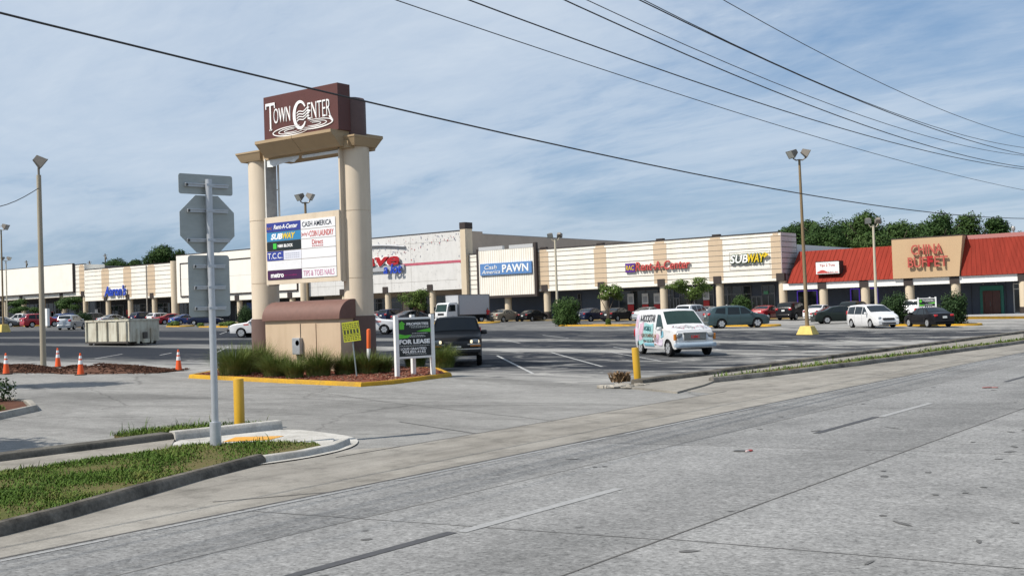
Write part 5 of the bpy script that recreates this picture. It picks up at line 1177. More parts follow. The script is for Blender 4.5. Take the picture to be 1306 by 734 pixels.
def car(kind, label, pm_, p, heading, cat, glass=None, group='vehicles parked at the shopping centre', rear_plate=True, scale=1.0, trim=None, rim=None):
    S = SPEC[kind]; L, Wd, r, zb0, belt = S['L'], S['W'], S['r'], S['zb'], S['belt']; glass = glass or M_cgl
    name = {'sedan': 'parked_car', 'suv': 'parked_car', 'crossover': 'parked_car', 'minivan': 'minivan', 'van': 'cargo_van', 'bigsuv': 'sport_utility_vehicle', 'pickup': 'pickup_truck'}[kind]
    t = thing(name, label, cat, p, heading, group)
    t.scale = (scale,)*3
    def zt(x): return (lerp_prof(S['top'], x-.05)+2*lerp_prof(S['top'], x)+lerp_prof(S['top'], x+.05))/4
    Ra = r+.055
    def zbm(x):
        z = zb0
        for xw in S['xw']:
            d = abs(x-xw)
            if d < Ra: z = max(z, r+math.sqrt(Ra*Ra-d*d)*.98)
        if x > L/2-.5: z += .06*((x-(L/2-.5))/.5)**2
        return z
    def hw(x, z):
        e = max(0, (abs(x)-(L/2-.85))/.85); w = Wd/2*(1-.15*e**2.2)
        if z > belt: w -= S['tum']*(z-belt)*(1+.25*(z-belt))
        elif z < .55: w -= .10*((.55-z)/.35)**1.5
        else: w -= .025*abs((z-.55)/(belt-.55)-.6)
        return w
    st = sorted(set([round(-L/2+L*i/56, 4) for i in range(57)]+[round(xw+s*Ra*k, 4) for xw in S['xw'] for s in (-1, 1) for k in (1, .97, .88, .7, .45, .2)]+[x for x, _ in S['top'] if abs(x) < L/2]))
    rows = []
    for x in st:
        a, z1 = zbm(x), zt(x); rr = min(.085, (z1-a)*.3); zs = z1-rr; bl = min(belt, zs-.01)
        h = [(0, a)]+[(hw(x, a)*.90, a)]
        lv = [a+(bl-a)*k/4 for k in range(5)]+[bl+(zs-bl)*k/3 for k in (1, 2, 3)]
        h += [(hw(x, z), z) for z in lv]
        yc = hw(x, zs)-rr
        h += [(yc+rr*math.cos(rad(q)), zs+rr*math.sin(rad(q))) for q in (30, 60, 90)]
        h += [(yc*.5, z1+.02), (0, z1+.03)]
        ring = [(x, y, z) for y, z in h]+[(x, -y, z) for y, z in reversed(h[1:-1])]
        rows.append(ring)
    n = len(rows[0]); b = MB(); b.grid(rows, closed=True); b.add(rows[0], [tuple(range(n))]); b.add(rows[-1], [tuple(reversed(range(n)))])
    # the underside and the wheel wells are bare dark metal
    nr = len(rows)-1
    for i in range(nr):
        for j in (0, n-1, 1, n-2): b.mi[i*n+j] = 1
    body = b.build('body', [pm_, M_rimd], t, smooth=38)
    def patch(pts4, side, nx=6, nz=4, off=.007):
        q = MB(); rs = []
        for i in range(nx+1):
            row = []
            for k in range(nz+1):
                u, v = i/nx, k/nz
                x = (pts4[0][0]*(1-u)+pts4[1][0]*u)*(1-v)+(pts4[3][0]*(1-u)+pts4[2][0]*u)*v
                z = (pts4[0][1]*(1-u)+pts4[1][1]*u)*(1-v)+(pts4[3][1]*(1-u)+pts4[2][1]*u)*v
                row.append((x, side*(hw(x, z)+off), z))
            rs.append(row)
        q.grid(rs); return q
    for pts in S['sw']:
        for s in (1, -1): patch(pts, s).build('side_window', glass, t, smooth=60)
    def screen(xb, xt, nm):
        q = MB(); rs = []
        for i in range(9):
            x = xb+(xt-xb)*(.06+.88*i/8); z1 = zt(x); rr = min(.085, .3*z1); yc = (hw(x, z1-rr)-rr)*.97; row = []
            for k in range(11):
                f = -1+2*k/10; af = abs(f); cr = .03-.02*af if af < .5 else .04*(1-af)
                row.append((x, f*yc, z1+cr+.014))
            rs.append(row)
        q.grid(rs); q.build(nm, glass, t, smooth=60)
    screen(S['ws'][0], S['ws'][1], 'windscreen'); screen(S['rw'][0], S['rw'][1], 'rear_window')
    for xw in S['xw']:
        for s in (1, -1):
            yo = s*(Wd/2-.125); q = MB(); q.lathe([(r*.62, -.10), (r*.93, -.105), (r, -.075), (r, .075), (r*.93, .105), (r*.62, .10)], (xw, yo, r), 'y', 22, cap=True); w = q.build('wheel', M_tyre, t, smooth=35)
            q = MB(); yy = yo+s*.102; q.lathe([(r*.64, -.006), (r*.64, .006)], (xw, yy, r), 'y', 20, 1)
            for k in range(6):
                a = k*math.pi/3; c = Vector((math.cos(a), 0, math.sin(a))); nn = Vector((-math.sin(a), 0, math.cos(a))); o = Vector((xw, yy+s*.012, r))
                pts = [o+c*.03+nn*.045, o+c*.03-nn*.045, o+c*r*.62-nn*.085, o+c*r*.62+nn*.085]
                q.add(pts+[v+Vector((0, -s*.02, 0)) for v in pts], [(0, 1, 2, 3), (4, 7, 6, 5), (0, 4, 5, 1), (1, 5, 6, 2), (2, 6, 7, 3), (3, 7, 4, 0)], 0)
            q.lathe([(r*.68, -.012), (r*.68, .014), (r*.58, .014)], (xw, yy, r), 'y', 20, 0, cap=False)
            q.build('rim', [rim or M_rim, M_rimd], w, smooth=40)
    def lamp(nm, x, y, z, dx, dy, dz, m, par=t):
        for s in (1, -1):
            q = MB(); q.rbox((x, s*y, z), (dx, dy, dz), .45, 0, -s*.35 if x > 0 else s*.35); q.build(nm, m, par, smooth=50)
    x, y, z, h = S['hl']; big = kind in ('van', 'bigsuv', 'pickup')
    lamp('headlight', x+.06 if big else x+.04, y, z, .24 if big else .40, .34, h, M_hl if not big else pm('headlamp_smoked', (.22, .23, .23), .12, spec=.8))
    x, y, z, h = S['tl']; lamp('tail_light', x-.02, y+.03, z, .26, .30 if not big else .16, h, M_tl)
    lamp('door_mirror', S['mir'], Wd/2+.10, belt+.10, .17, .24, .17, pm_ if kind not in ('bigsuv',) else M_trim)
    xf = L/2
    q = MB(); gw = .95 if not big else 1.05; q.rbox((xf-.05, 0, S['hl'][2]-.10), (.16, gw, .17 if not big else .26), .25); q.build('grille', M_trim, t, smooth=50)
    q = MB(); q.rbox((xf-.04, 0, zb0+.16), (.14, 1.15, .13), .3); q.build('front_intake', M_trim, t, smooth=50)
    q = MB(); q.rbox((-xf+.05, 0, zb0+.24), (.22, Wd*.86, .2), .35); q.build('rear_bumper', trim or pm_, t, smooth=50)
    q = MB(); q.bb(-xf-.075, -xf-.04, -.16, .16, S['tl'][2]-.2, S['tl'][2]-.04); q.build('number_plate', M_plate, t)
    q = MB()                                             # seams and handles along the doors
    for s in (1, -1):
        for pts in S['sw']:
            x = pts[0][0]-.04
            for k in range(6):
                za, zc = zb0+.15+(belt-zb0-.15)*k/6, zb0+.15+(belt-zb0-.15)*(k+1)/6
                ya, yb2 = s*(hw(x, za)+.003), s*(hw(x, zc)+.003); q.add([(x-.008, ya, za), (x+.008, ya, za), (x+.008, yb2, zc), (x-.008, yb2, zc)], [(0, 1, 2, 3)])
    q.build('door_seam', M_trim, t, fix=False)
    t['_'] = 0; del t['_']
    return t, hw, zt
P_white = paint('white', (.66, .66, .66)); P_black = paint('black', (.012, .012, .014)); P_navy = paint('navy', (.018, .025, .055)); P_silver = paint('silver', (.42, .44, .46), .3, .5); P_red = paint('red', (.32, .012, .02)); P_dkred = paint('dark_red', (.11, .008, .012)); P_teal = paint('teal', (.045, .078, .085), .3, .3)
P_tan = paint('tan', (.27, .235, .18), .3, .4); P_grey = paint('grey', (.10, .105, .115), .3, .3); P_blue = paint('blue', (.02, .06, .22)); P_gblack = paint('greenish_black', (.02, .028, .026))
N = rad(90)
A45 = rad(-45)
# near vehicles
p = G(873, 450); vt, vhw, vzt = car('van', 'white cargo van covered in pastel painted graphics and black lettering', P_white, (p.x-.6, p.y+1.3, gz(p.x)), rad(-38), 'van', M_cglg, scale=.95); vt.location = vt.location-R0*.95+Vector((.603, -.798, 0))*2.4
# graphics on both flanks and bonnet, laid on the panels
def decal(root, hwf, x0, x1, z0, z1, m, nm, side, off=.012, nx=8, nz=5, wob=0):
    q = MB(); rs = []
    for i in range(nx+1):
        row = []
        for k in range(nz+1):
            x = x0+(x1-x0)*i/nx; z = z0+(z1-z0)*k/nz
            if wob: x += wob*math.sin(z*7+x); z += wob*math.sin(x*5)
            row.append((x, side*(hwf(x, z)+off), z))
        rs.append(row)
    q.grid(rs); return q.build(nm, m, root, smooth=60)
D_pink = pm('decal_pink', (.58, .38, .46), .4, var=.25, scale=2.5); D_teal = pm('decal_teal', (.27, .49, .49), .4, var=.35, scale=3); D_cyan = pm('decal_cyan', (.18, .42, .52), .4, var=.2); D_brown = pm('decal_brown', (.30, .17, .10), .5, var=.4, scale=6); D_lil = pm('decal_lilac', (.62, .55, .65), .4, var=.2, scale=2); D_ink = pm('decal_ink', (.03, .03, .035), .5); D_rose = pm('decal_rose', (.45, .06, .14), .4, var=.2)
for s in (-1, 1):
    decal(vt, vhw, -2.40, -1.75, .62, 1.85, D_lil, 'painted_graphic', s); decal(vt, vhw, -2.25, -1.85, 1.25, 1.62, D_pink, 'painted_graphic', s, .016, wob=.05)
    decal(vt, vhw, -1.05, .10, .62, 1.45, D_teal, 'painted_graphic', s, .012, wob=.04); decal(vt, vhw, -1.0, .2, .42, .56, D_cyan, 'painted_graphic', s)
    decal(vt, vhw, -1.62, -1.15, .72, 1.5, D_pink, 'painted_graphic', s, wob=.06); decal(vt, vhw, .28, .46, .45, .92, D_brown, 'painted_graphic', s, wob=.04); decal(vt, vhw, -1.72, -1.1, .5, .95, D_teal, 'painted_graphic', s, .010, wob=.05); decal(vt, vhw, 1.0, 1.30, .85, 1.12, D_cyan, 'painted_graphic', s, wob=.05); decal(vt, vhw, .3, 1.25, .50, .78, D_lil, 'painted_graphic', s, wob=.05); decal(vt, vhw, .5, .8, .55, 1.0, D_pink, 'painted_graphic', s, wob=.05)
    def side_text(tx, x0, z0, w, h, m, bold=0):
        # on the right flank (seen here) the words run from the rear to the front
        o = text(tx, 'lettering', 0, 0, 0, w, h, m, vt, .001, 0, bold)
        for v in o.data.vertices:
            u, zz = v.co.x, v.co.z+z0; x = x0+u if s < 0 else x0+w-u
            v.co = (x, s*(vhw(x, zz)+.020), zz)
    side_text('A-ROCKSTAR', -1.62, 1.52, 1.85, .34, D_ink, .02); side_text('MOBILE', -1.0, 1.12, .9, .22, pm('decal_deep_teal', (.03, .16, .18), .5), .02); side_text('GROOMING', -1.3, .82, 1.5, .17, D_brown, .02); side_text('904-555-0148', -1.1, .58, 1.3, .13, D_ink, .01)
q = MB(); r_ = random.Random(4)
for i in range(46):
    x = r_.uniform(1.62, 2.3); y = r_.uniform(-.78, .78); a = r_.uniform(0, 3.1); l = r_.uniform(.05, .16); pts = []
    for u, v in ((-l, -.012), (l, -.012), (l, .012), (-l, .012)):
        X, Y_ = x+u*math.cos(a)-v*math.sin(a), y+u*math.sin(a)+v*math.cos(a); f = min(1, abs(Y_)/.9); cr = .03-.02*f if f < .5 else .04*(1-f); pts.append((X, Y_, vzt(X)+cr+.012))
    q.add(pts, [(0, 1, 2, 3)], r_.choice((0, 0, 1)))
q.build('bonnet_scribbles', [D_ink, D_rose], vt, fix=False)
q = MB(); q.rbox((2.50, 0, .50), (.22, 1.98, .20), .22); q.build('front_bumper', pm('bumper_blue_white', (.37, .45, .53), .35), vt, smooth=50)
q = MB(); q.bb(2.46, 2.535, -.52, .52, .74, 1.02); q.build('grille', pm('grille_grey', (.12, .13, .13), .4, .3), vt, bev=.015)
q = MB()
for k in range(5): q.bb(2.535, 2.542, -.5, .5, .765+.05*k, .78+.05*k)
q.bb(2.45, 2.55, -.56, .56, 1.02, 1.05); q.bb(2.45, 2.55, -.56, .56, .69, .72); q.build('grille_bars', M_chrome, vt)
o = text('GMC', 'grille_badge', -.2, 0, -.06, .4, .13, pm('badge_red', (.5, .02, .02), .4), vt, .012, 0, .02); o.location = (2.545, 0, .85); o.rotation_euler = (0, 0, rad(90))
for s in (-1, 1):
    q = MB(); q.bb(2.40, 2.515, s*.93-.05, s*.93+.05, .72, .98); q.build('indicator', M_amb, vt, bev=.015)
    q = MB(); q.bb(2.42, 2.52, s*.70-.15, s*.70+.15, .70, .78); q.build('lower_lamp', M_hl, vt, bev=.01)

p = G(584, 467); t, h_, z_ = car('bigsuv', 'black sport utility vehicle with lit headlamps coming out past the lease sign', paint('dull_black', (.009, .009, .010), .5), (p.x-1.35, p.y+1.6, gz(p.x)), rad(-51), 'car', scale=1.0, group='vehicles moving through the lot')
q = MB(); q.rbox((2.56, 0, .62), (.16, 1.9, .17), .2); q.build('front_bumper', M_trim, t, smooth=50)
q = MB(); q.bb(2.53, 2.60, -.93, .93, .835, .875); q.bb(2.56, 2.645, -.93, .93, .665, .70); q.bb(2.6, 2.61, -.2, .2, .73, .80); q.build('chrome_strip', M_chrome, t)
for s in (-1, 1):
    q = MB(); q.rbox((2.53, s*.72, .955), (.13, .36, .13), .4); q.build('lit_lamp', pm('lit_headlamp', (.8, .75, .6), .3, emit=(1, .82, .5), es=1.1), t, smooth=50)
    q = MB(); q.bb(2.48, 2.58, s*.74-.2, s*.74+.2, .77, .83); q.build('indicator', M_amb, t, bev=.01)
p = G(935, 418); car('crossover', 'dark teal crossover parked side on behind the painted van', P_teal, (p.x, p.y+.6, gz(p.x)), rad(41), 'car', scale=.94)
p = G(1108, 418); t, h_, z_ = car('minivan', 'white minivan parked beside the tall rusty light pole', P_white, (p.x, p.y+.8, gz(p.x)), rad(-43), 'minivan', scale=.94)
p = G(1180, 417); car('sedan', 'glossy black sedan with its tail to the road between two round bushes', P_black, (p.x, p.y+.8, gz(p.x)), rad(135), 'car', scale=.95)
p = G(1066, 412.5); car('sedan', 'plain black sedan half hidden behind the white minivan', P_gblack, (p.x, p.y+1.2, gz(p.x)), rad(38), 'car')
yF = 106.5
def nose_in(px, kind, col, label, y=yF, hd=N, cat='car', sc=1.0, **k):
    p = GX(px, y); return car(kind, label, col, p, hd, cat, scale=sc, **k)
nose_in(644, 'sedan', P_tan, 'tan beige sedan parked nose in before the blue pawn sign')
nose_in(680, 'sedan', P_black, 'black car mostly hidden beyond the tan sedan', y=109.8, sc=.9)
nose_in(754, 'sedan', P_navy, 'navy sedan parked just right of the big round bush')
nose_in(788, 'sedan', P_black, 'black sedan behind the white flowered small tree')
nose_in(828, 'sedan', P_silver, 'silver car roof showing just behind the painted van', y=108)
nose_in(885, 'suv', P_white, 'white car hidden behind the teal crossover', y=98)
nose_in(903, 'sedan', P_silver, 'pale car roof showing above the teal crossover', y=107)
nose_in(978, 'sedan', P_red, 'bright red sedan parked nose in by the wing corner')
nose_in(1012, 'suv', P_black, 'black sport utility car next to the bright red sedan')
nose_in(1046, 'sedan', P_white, 'white sedan parked nose in left of the white minivan')
nose_in(1092, 'suv', P_gblack, 'dark car roof showing just over the white minivan', y=105)
nose_in(1168, 'pickup', P_white, 'white pickup behind the glossy black sedan', y=103, cat='pickup truck')
nose_in(503, 'suv', P_navy, 'dark blue car with a red tail lamp right of the pylon column', y=105)
nose_in(527, 'sedan', P_grey, 'dark grey sedan just above the lease sign', y=99, hd=rad(75), sc=1.08)
nose_in(486, 'sedan', P_silver, 'silver car nearly hidden by the pylon column', y=108)
# white work pickups either side of the pylon
def work(px, y, hd, label):
    p = GX(px, y); t, h_, z_ = car('pickup', label, P_white, p, hd, 'pickup truck', trim=M_trim)
    q = MB(); q.rbox((2.74, 0, .62), (.25, 1.9, .26), .3); q.build('front_bumper', M_trim, t, smooth=50)
    for s in (-1, 1):
        o = decal(t, h_, 1.0, 1.42, .98, 1.07, M_sred, 'red_lettering', s, .01)
    return t
work(338, 61, rad(211), 'white work pickup poking out left of the pylon column'); work(467, 66, rad(33), 'white work pickup poking out right of the pylon column')
# cars at the left
p = G(80, 420.5); car('suv', 'silver sport utility car driving away near the dumpster', P_silver, (p.x+.3, p.y+1, gz(p.x)), rad(128), 'car', scale=1.06)
nose_in(52, 'suv', P_red, 'red car behind the concrete light pole at the left', y=93, hd=rad(80), sc=1.15)
nose_in(27, 'pickup', P_white, 'white pickup far off at the left edge', y=104, hd=rad(215), cat='pickup truck', sc=1.12)
nose_in(4, 'sedan', P_grey, 'dark grey car cut by the left picture edge', y=95, hd=rad(40), sc=1.1)
nose_in(89, 'suv', P_blue, 'bright blue car behind the silver sport utility car', y=102, sc=1.1)
nose_in(122, 'suv', P_grey, 'grey car with a red tail lamp above the dumpster end', sc=1.1)
nose_in(145, 'sedan', P_silver, 'silver car seen over the middle of the dumpster', sc=1.1)
nose_in(187, 'suv', P_navy, 'dark navy car seen over the right end of the dumpster', sc=1.1)
nose_in(206, 'suv', P_white, 'small white car between the navy car and the red car', hd=rad(95))
nose_in(221, 'sedan', P_red, 'red car right beside the small white car left of the sign post', hd=rad(70), sc=1.1)
nose_in(236, 'sedan', P_blue, 'blue car left of the galvanised sign post', y=104)
nose_in(262, 'sedan', P_navy, 'dark blue car behind the galvanised sign post', y=102, hd=rad(40))
# ------------------------------------------------------------------ box truck
p = GX(588, 101); tr = thing('box_truck', 'white box truck with cargo body greyed as if shaded parked nose out by the white store', 'truck', p, rad(-97))
M_tbox = pm('cargo_box_shaded_white', (.42, .43, .45), .45, var=.05)  # white cargo body, darkened in its colour to stand for shade
q = MB(); q.bb(-3.6, 1.3, -1.12, 1.12, .95, 3.25); q.build('cargo_box', M_tbox, tr, bev=.03)
q = MB()
for z in (.93, 3.22): q.bb(-3.62, 1.32, -1.14, 1.14, z, z+.06)
for x in (-3.62, 1.24):
    for y_ in (-1.14, 1.06): q.bb(x, x+.08, y_, y_+.08, .99, 3.22)
q.build('box_edge', M_alu, tr)
pf = [(1.42, .55), (3.05, .55), (3.12, .75), (3.08, 1.35), (2.82, 2.25), (2.6, 2.38), (1.42, 2.42)]
q = MB(); q.prism(pf, -1.0, 1.0, 'y'); q.build('cab', P_white, tr, bev=.06, smooth=40)
q = MB(); q.add([(3.085, -.88, 1.40), (3.085, .88, 1.40), (2.86, .82, 2.2), (2.86, -.82, 2.2), (3.105, -.88, 1.40), (3.105, .88, 1.40), (2.88, .82, 2.2), (2.88, -.82, 2.2)], [(4, 5, 6, 7), (3, 2, 1, 0), (0, 1, 5, 4), (1, 2, 6, 5), (2, 3, 7, 6), (3, 0, 4, 7)]); q.build('windscreen', M_cglg, tr)
for s in (-1, 1):
    q = MB(); q.prism([(1.75, 1.4), (2.85, 1.4), (2.65, 2.15), (1.75, 2.15)], s*1.0, s*1.012, 'y'); q.build('side_window', M_cgl, tr)
    q = MB(); q.bb(3.0, 3.16, s*.72-.16, s*.72+.16, .72, .92); q.build('headlight', M_hl, tr, bev=.02)
    q = MB(); q.bb(2.75, 2.95, s*1.22-.1, s*1.22+.1, 1.5, 1.95); q.tube([(2.8, s*1.0, 1.9), (2.85, s*1.22, 1.9)], .02, 6); q.build('mirror', M_trim, tr)
    for x in (-2.3, 2.2):
        q = MB(); q.lathe([(.25, -.13), (.4, -.14), (.43, -.1), (.43, .1), (.4, .14), (.25, .13)], (x, s*.9, .43), 'y', 20); w = q.build('wheel', M_tyre, tr, smooth=40); q = MB(); q.lathe([(.25, -.145), (.25, .145)], (x, s*.9, .43), 'y', 16); q.build('rim', M_tbox, w, smooth=40)
q = MB(); q.bb(3.04, 3.13, -.5, .5, .98, 1.22); q.build('grille', M_trim, tr)
q = MB(); q.bb(3.02, 3.2, -1.0, 1.0, .42, .62); q.build('front_bumper', P_white, tr, bev=.03)
q = MB(); q.bb(-3.5, 2.6, -.42, .42, .5, .93); q.bb(-3.3, -1.2, -1.05, 1.05, .55, .9); q.build('chassis', M_rimd, tr)

# ------------------------------------------------------------------ person in red by the truck
def person(p, heading):
    J = {'pel': (0, 0, .95), 'ch': (0, 0, 1.28), 'nk': (0, 0, 1.48), 'hd': (0, .01, 1.60), 'ht': (0, .01, 1.70)}
    E_ = [('pel', 'ch'), ('ch', 'nk'), ('nk', 'hd'), ('hd', 'ht')]
    for s, n in ((-1, 'l'), (1, 'r')):
        J.update({n+'sh': (s*.19, 0, 1.40), n+'el': (s*.25, -.03, 1.12), n+'wr': (s*.26, .05, .88), n+'hnd': (s*.26, .08, .78), n+'hip': (s*.10, 0, .90), n+'kn': (s*.11, .02, .50), n+'an': (s*.12, -.02, .09), n+'to': (s*.13, .15, .04)})
        E_ += [('ch', n+'sh'), (n+'sh', n+'el'), (n+'el', n+'wr'), (n+'wr', n+'hnd'), ('pel', n+'hip'), (n+'hip', n+'kn'), (n+'kn', n+'an'), (n+'an', n+'to')]
    R_ = {'pel': .15, 'ch': .165, 'nk': .06, 'hd': .095, 'ht': .075, 'sh': .075, 'el': .048, 'wr': .034, 'hnd': .04, 'hip': .10, 'kn': .065, 'an': .05, 'to': .04}
    ks = list(J); me = bpy.data.meshes.new('person'); me.from_pydata([J[k] for k in ks], [(ks.index(a), ks.index(b_)) for a, b_ in E_], [])
    o = bpy.data.objects.new('person', me); COL.objects.link(o)
    sk = o.modifiers.new('skin', 'SKIN'); ss = o.modifiers.new('sub', 'SUBSURF'); ss.levels = ss.render_levels = 1
    for k, v in zip(ks, me.skin_vertices[0].data): q = R_[k if k in R_ else k[1:]]; v.radius = (q, q*.8 if k in ('pel', 'ch') else q); v.use_root = k == 'pel'
    bpy.context.view_layer.update(); m2 = bpy.data.meshes.new_from_object(o.evaluated_get(bpy.context.evaluated_depsgraph_get())); bpy.data.objects.remove(o)
    for m in (pm('shirt_red', (.50, .03, .03), .8), pm('trousers_dark', (.04, .045, .06), .85), pm('skin', (.30, .17, .11), .6), pm('hair_dark', (.03, .02, .015), .8)): m2.materials.append(m)
    for f in m2.polygons:
        c = f.center; f.material_index = 1 if c.z < .93 and abs(c.x) < .22 else (3 if c.z > 1.63 else (2 if c.z > 1.47 or (abs(c.x) > .2 and c.z < 1.15) else 0)); f.use_smooth = True
    o = bpy.data.objects.new('person', m2); COL.objects.link(o); o.location = p; o.rotation_euler = (0, 0, heading)
    tag(o, 'person in a red shirt and dark trousers standing between the box truck and tan sedan', 'person'); return o
p = GX(622.5, 104); person(p, rad(200))

# ------------------------------------------------------------------ planted islands in the lot
def island(px0, px1, y, d, label_px=None):
    a, b_ = GX(px0, y), GX(px1, y); r = d/2; pts = []
    for k in range(7): t = rad(-90+180*k/6); pts.append((b_.x-r*.6+math.cos(t)*r*.6, y+r+math.sin(t)*r))
    for k in range(7): t = rad(90+180*k/6); pts.append((a.x+r*.6+math.cos(t)*r*.6, y+r+math.sin(t)*r))
    struct(kerb('yellow_kerb', pts, .2, .14, M_yellow, closed=True)); cx = (a.x+b_.x)/2
    struct(sheet('mulch_bed', [[(cx+(q[0]-cx)*.96, y+r+(q[1]-y-r)*.86) for q in pts]], .10, M_redmulch))
for args in ((706, 812, 87, 2.8), (1128, 1246, 84.5, 2.6), (598, 626, 100, 2.4), (900, 988, 84.5, 2.0), (208, 232, 91, 2.5), (249, 304, 88, 2.5), (14, 40, 97, 2.5), (92, 112, 91, 2.2), (500, 560, 98, 2)): island(*args)
L_bush = mat_leaf('bush_leaf', (.022, .045, .012), (.045, .085, .022), (.09, .14, .045), .9); L_dark = mat_leaf('shrub_leaf_dark', (.016, .032, .012), (.03, .058, .02), (.06, .09, .035), .9); L_lite = mat_leaf('tree_leaf_light', (.045, .075, .018), (.085, .13, .03), (.15, .20, .06), 1.2)
M_bark = pm('bark', (.11, .085, .06), .9, var=.35, scale=8)
M_petal = pm('petal_white', (.65, .65, .58), .6)
def bush(px, y, w, h, label, leaf=None, n=2600, seed=0, size=.13, grp='clipped bushes in the lot islands'):
    p = GX(px, y); t = thing('bush', label, 'bush', (p.x, p.y, p.z+.05), 0, grp); r = random.Random(seed); b = MB(); bl = [(0, 0, h*.5, w*.46, w*.46, h*.49)]
    for k in range(7): a = r.uniform(0, 6.28); bl.append((math.cos(a)*w*.22, math.sin(a)*w*.22, h*r.uniform(.3, .72), w*.30, w*.30, h*.28))
    bl += [(math.cos(k)*w*.28, math.sin(k)*w*.28, h*.2, w*.24, w*.24, h*.22) for k in range(6)]; blob_leaves(b, bl, int(n*3.4), size*1.12, seed, shell=.35); b.build('foliage', leaf or L_bush, t, fix=False)
    q = MB()
    for k in range(5): a = k*1.3; q.tube([(math.cos(a)*.08, math.sin(a)*.08, -.1), (math.cos(a)*w*.2, math.sin(a)*w*.2, h*.5)], [.05, .02], 6)
    q.build('stems', M_bark, t); return t
bush(722.5, 88, 2.75, 2.75, 'big round dark bush at the foot of a light pole', seed=1, n=3600)
bush(1141, 86, 2.2, 2.5, 'round bush between the white minivan and the black sedan', seed=2, leaf=L_dark, n=3000); bush(1215.5, 86, 2.1, 2.55, 'round bush right of the black sedan before the restaurant', seed=3, leaf=L_dark, n=3000)
bush(105, 92.5, 2.9, 2.3, 'dark bush left of the dumpster', L_dark, seed=4); bush(947, 108, 2.2, 2.6, 'bush behind the bonnet of the teal crossover', seed=5); bush(313, 100, 2.2, 2.7, 'dark bush left of the pylon column', L_dark, seed=7)
bush(221, 92, 1.6, .7, 'low leafy tuft on the yellow island right of the dumpster', L_lite, 500, 8, .2); bush(290, 89, 2.0, .7, 'low leafy tuft on the yellow island behind the sign post', L_lite, 500, 9, .2); bush(256, 89, .9, .5, 'tiny tuft at the left end of the island behind the sign post', L_lite, 250, 10, .18); bush(23, 98, 2.4, .8, 'low tuft on the island at the far left edge', L_lite, 500, 11, .2); bush(776, 88.4, .5, .7, 'small sprout at the foot of the white flowered tree', L_lite, 160, 12, .14)
def small_tree(px, y, zc, w, hc, label, seed, leaf=None, n=1800, flowers=0, size=.17):
    p = GX(px, y); t = thing('small_tree', label, 'tree', p, 0, 'small trees in the lot islands'); r = random.Random(seed); b = MB(); bl = []
    for k in range(11): a = r.uniform(0, 6.28); q = r.random()**.5; bl.append((math.cos(a)*w*.40*q, math.sin(a)*w*.36*q, zc+hc*r.uniform(-.36, .36), w*r.uniform(.15, .27), w*r.uniform(.15, .27), hc*r.uniform(.14, .24)))
    blob_leaves(b, bl, int(n*2.3), size*1.1, seed, shell=.15)
    if flowers: blob_leaves(b, [(q[0], q[1], q[2]+.1, q[3]*1.1, q[4]*1.1, q[5]*1.1) for q in bl], flowers, .15, seed+1, 1, shell=.9)
    b.build('foliage', [leaf or L_lite, M_petal], t, fix=False)
    q = MB()
    for k in range(4): a = k*1.7+seed; q.tube([(math.cos(a)*.05, math.sin(a)*.05, -.1), (math.cos(a)*.12, math.sin(a)*.12, zc*.5), (math.cos(a)*w*.28, math.sin(a)*w*.28, zc)], [.05, .04, .02], 6)
    q.build('trunk', M_bark, t); return t
small_tree(776, 88.4, 2.75, 2.7, 2.2, 'small white flowered tree on the island before the black sedan', 21, flowers=60)
small_tree(881, 104, 3.3, 4.2, 2.3, 'small broad tree above the teal crossover roof', 22, flowers=50, n=2400); small_tree(533, 98, 2.9, 4.3, 2.6, 'small spreading tree behind the dark grey sedan', 23, n=2300)
small_tree(32, 108, 3.2, 5.2, 2.6, 'rounded small tree behind the white pickup at the left', 24, L_bush, 2200, size=.24); small_tree(83, 108, 3.4, 5.6, 3.0, 'wide small tree behind the silver sport utility car', 25, L_bush, 2600, 30, size=.24)
# dark shrub in the near bed at the left
p = G(4, 519); t = thing('bush', 'dark shrub cut by the left picture edge in the kerbed bed', 'bush', (p.x-1.2, p.y-.2, p.z+.1)); b = MB(); blob_leaves(b, [(0, 0, .45, .75, .7, .42), (.7, .35, .33, .45, .45, .33), (-.8, -.4, .5, .8, .8, .45)], 3000, .09, 31, shell=.5); b.build('foliage', L_dark, t, fix=False); q = MB(); q.tube([(0, 0, -.1), (.05, 0, .5)], [.05, .03], 6); q.build('stem', M_bark, t)
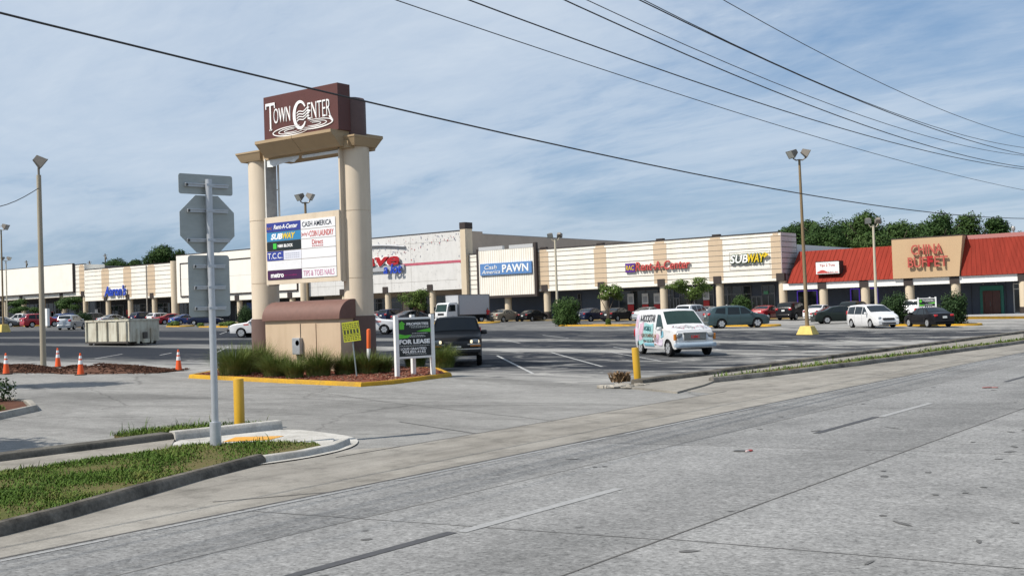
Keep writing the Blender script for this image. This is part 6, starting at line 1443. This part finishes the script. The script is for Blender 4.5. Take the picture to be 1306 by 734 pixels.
# ------------------------------------------------------------------ trees behind the shops
L_tree = mat_leaf('tree_leaf', (.014, .034, .010), (.030, .062, .016), (.065, .105, .03), .35); L_tree2 = mat_leaf('tree_leaf_mid', (.020, .042, .012), (.042, .078, .02), (.085, .125, .04), .35)
def big_tree(px, y, pytop, wpx, hcrown, label, seed, leaf, n=5200, grp='trees behind the shopping centre', size=.42):
    top = PY(px, pytop, y); g0 = gz(top.x); p = Vector((top.x, y, g0)); Hh = top.z-g0; sc = F/((p-Vector((0, 0, H))).dot(Wv)); w = wpx*1.25/sc
    t = thing('background_tree', label, 'tree', p, 0, grp); r = random.Random(seed); b = MB(); bl = []
    for k in range(24):
        a = r.uniform(0, 6.28); q = r.random()**.55; zz = r.random(); taper = math.sin(math.pi*(.22+.72*zz))
        rr = w*r.uniform(.13, .23); bl.append((math.cos(a)*w*.36*q*taper, math.sin(a)*w*.36*q*taper, Hh-rr*.8-(hcrown-rr)*(1-zz)*.95, rr, rr, rr*.8))
    bl.append((0, 0, Hh-hcrown*.5, w*.3, w*.3, hcrown*.42))
    blob_leaves(b, bl, int(n*3.0), size*.86, seed, shell=.35); b.build('foliage', leaf, t, fix=False)
    q = MB(); q.tube([(0, 0, -.2), (.1, 0, Hh*.35), (-.1, .1, Hh*.7)], [w*.05, w*.035, w*.015], 8)
    for k in range(6): a = k*1.05+seed; q.tube([(0, 0, Hh*(.32+.05*k)), (math.cos(a)*w*.15, math.sin(a)*w*.15, Hh*(.5+.05*k)), (math.cos(a)*w*.32, math.sin(a)*w*.32, Hh*(.6+.05*k))], [w*.022, w*.014, w*.006], 6)
    q.build('trunk', M_bark, t); return t
for i, (px, y, ty, w, hc, lf, lab) in enumerate([
    (1008, 165, 283, 52, 8, L_tree, 'tree just right of the wing corner, leftmost behind the red roof'), (1052, 158, 270, 66, 10, L_tree, 'broad dark tree behind the rusty light pole'), (1100, 160, 268, 68, 10, L_tree2, 'tall tree directly behind the hooked cream light pole'),
    (1146, 168, 279, 62, 9, L_tree2, 'lower tree above the left edge of the tan parapet'), (1196, 156, 269, 64, 10, L_tree, 'tree above the coral restaurant letters'), (1232, 162, 271, 60, 10, L_tree2, 'tree above the right edge of the tan parapet'), (1268, 166, 275, 50, 9, L_tree, 'thin topped tree over the red roof at the right'),
    (1028, 180, 279, 60, 9, L_tree2, 'tree filling the gap behind the two leftmost dark trees'), (1075, 182, 277, 60, 9, L_tree, 'rear tree between the two tallest dark trees'), (1125, 184, 283, 66, 9, L_tree, 'rear tree filling the gap behind the hooked light pole'), (1172, 182, 282, 64, 9, L_tree2, 'rear tree behind the middle of the tan parapet'), (1296, 172, 292, 44, 7, L_tree, 'low tree at the right picture edge over the red roof'), (988, 182, 300, 40, 7, L_tree, 'small far tree peeping over the wing corner')]):
    big_tree(px, y, ty, w, hc, lab, 60+i, lf)
for i, (px, y, ty, w, hc, lab) in enumerate([(205, 172, 310.5, 48, 9, 'tall dark tree over the roof between light pole and traffic sign'), (229, 178, 317, 40, 8, 'tree over the roof touching the traffic sign in the picture'), (148, 176, 327.5, 42, 6, 'low dark treetop over the blue lettered shop'), (173, 182, 330, 26, 5, 'smallest treetop over the roof left of the tall tree')]):
    big_tree(px, y, ty, w, hc, lab, 90+i, L_tree, 4200, size=.5)
for px, ty, lab in ((33.5, 332, 'far utility pole top over the roof at the left'), (114, 332.5, 'far utility pole top left of the low treetop'), (134, 323.5, 'slim far mast above the low treetop')):
    top = PY(px, ty, 185); t = thing('utility_pole', lab, 'pole', (top.x, 185, gz(top.x)), 0, 'far poles over the roofs'); hh = top.z-gz(top.x)
    q = MB(); q.tube([(0, 0, 0), (0, 0, hh)], .16, 8); q.build('pole', M_bark, t)
    q = MB(); q.bb(-.9, .9, -.08, .08, hh-.55, hh-.38); q.rbox((.3, 0, hh-1.2), (.5, .5, .9), .6); q.build('crossarm', M_head, t)
# a tree standing to the left, outside the picture: its shade falls on the drive
for q_, hh, lab in ((Vector((-22.8, 7.0, gz(-22.8))), 4.6, 'leafy tree just left of the picture shading the near driveway'), (Vector((-37.2, 16.4, gz(-37.2))), 6.6, 'taller leafy tree left of the picture in the kerbed bed')):
  p = q_; t = thing('roadside_tree', lab, 'tree', p); b = MB()
  blob_leaves(b, [(0, 0, hh, 1.5, 1.5, 1.1), (.9, .6, hh-.5, 1.1, 1.1, .8), (-.9, -.5, hh-.4, 1.1, 1.1, .9)], 3500, .3, 99, shell=.1); b.build('foliage', L_tree2, t, fix=False); q = MB(); q.tube([(0, 0, -.1), (0, 0, hh)], [.16, .06], 8); q.build('trunk', M_bark, t)
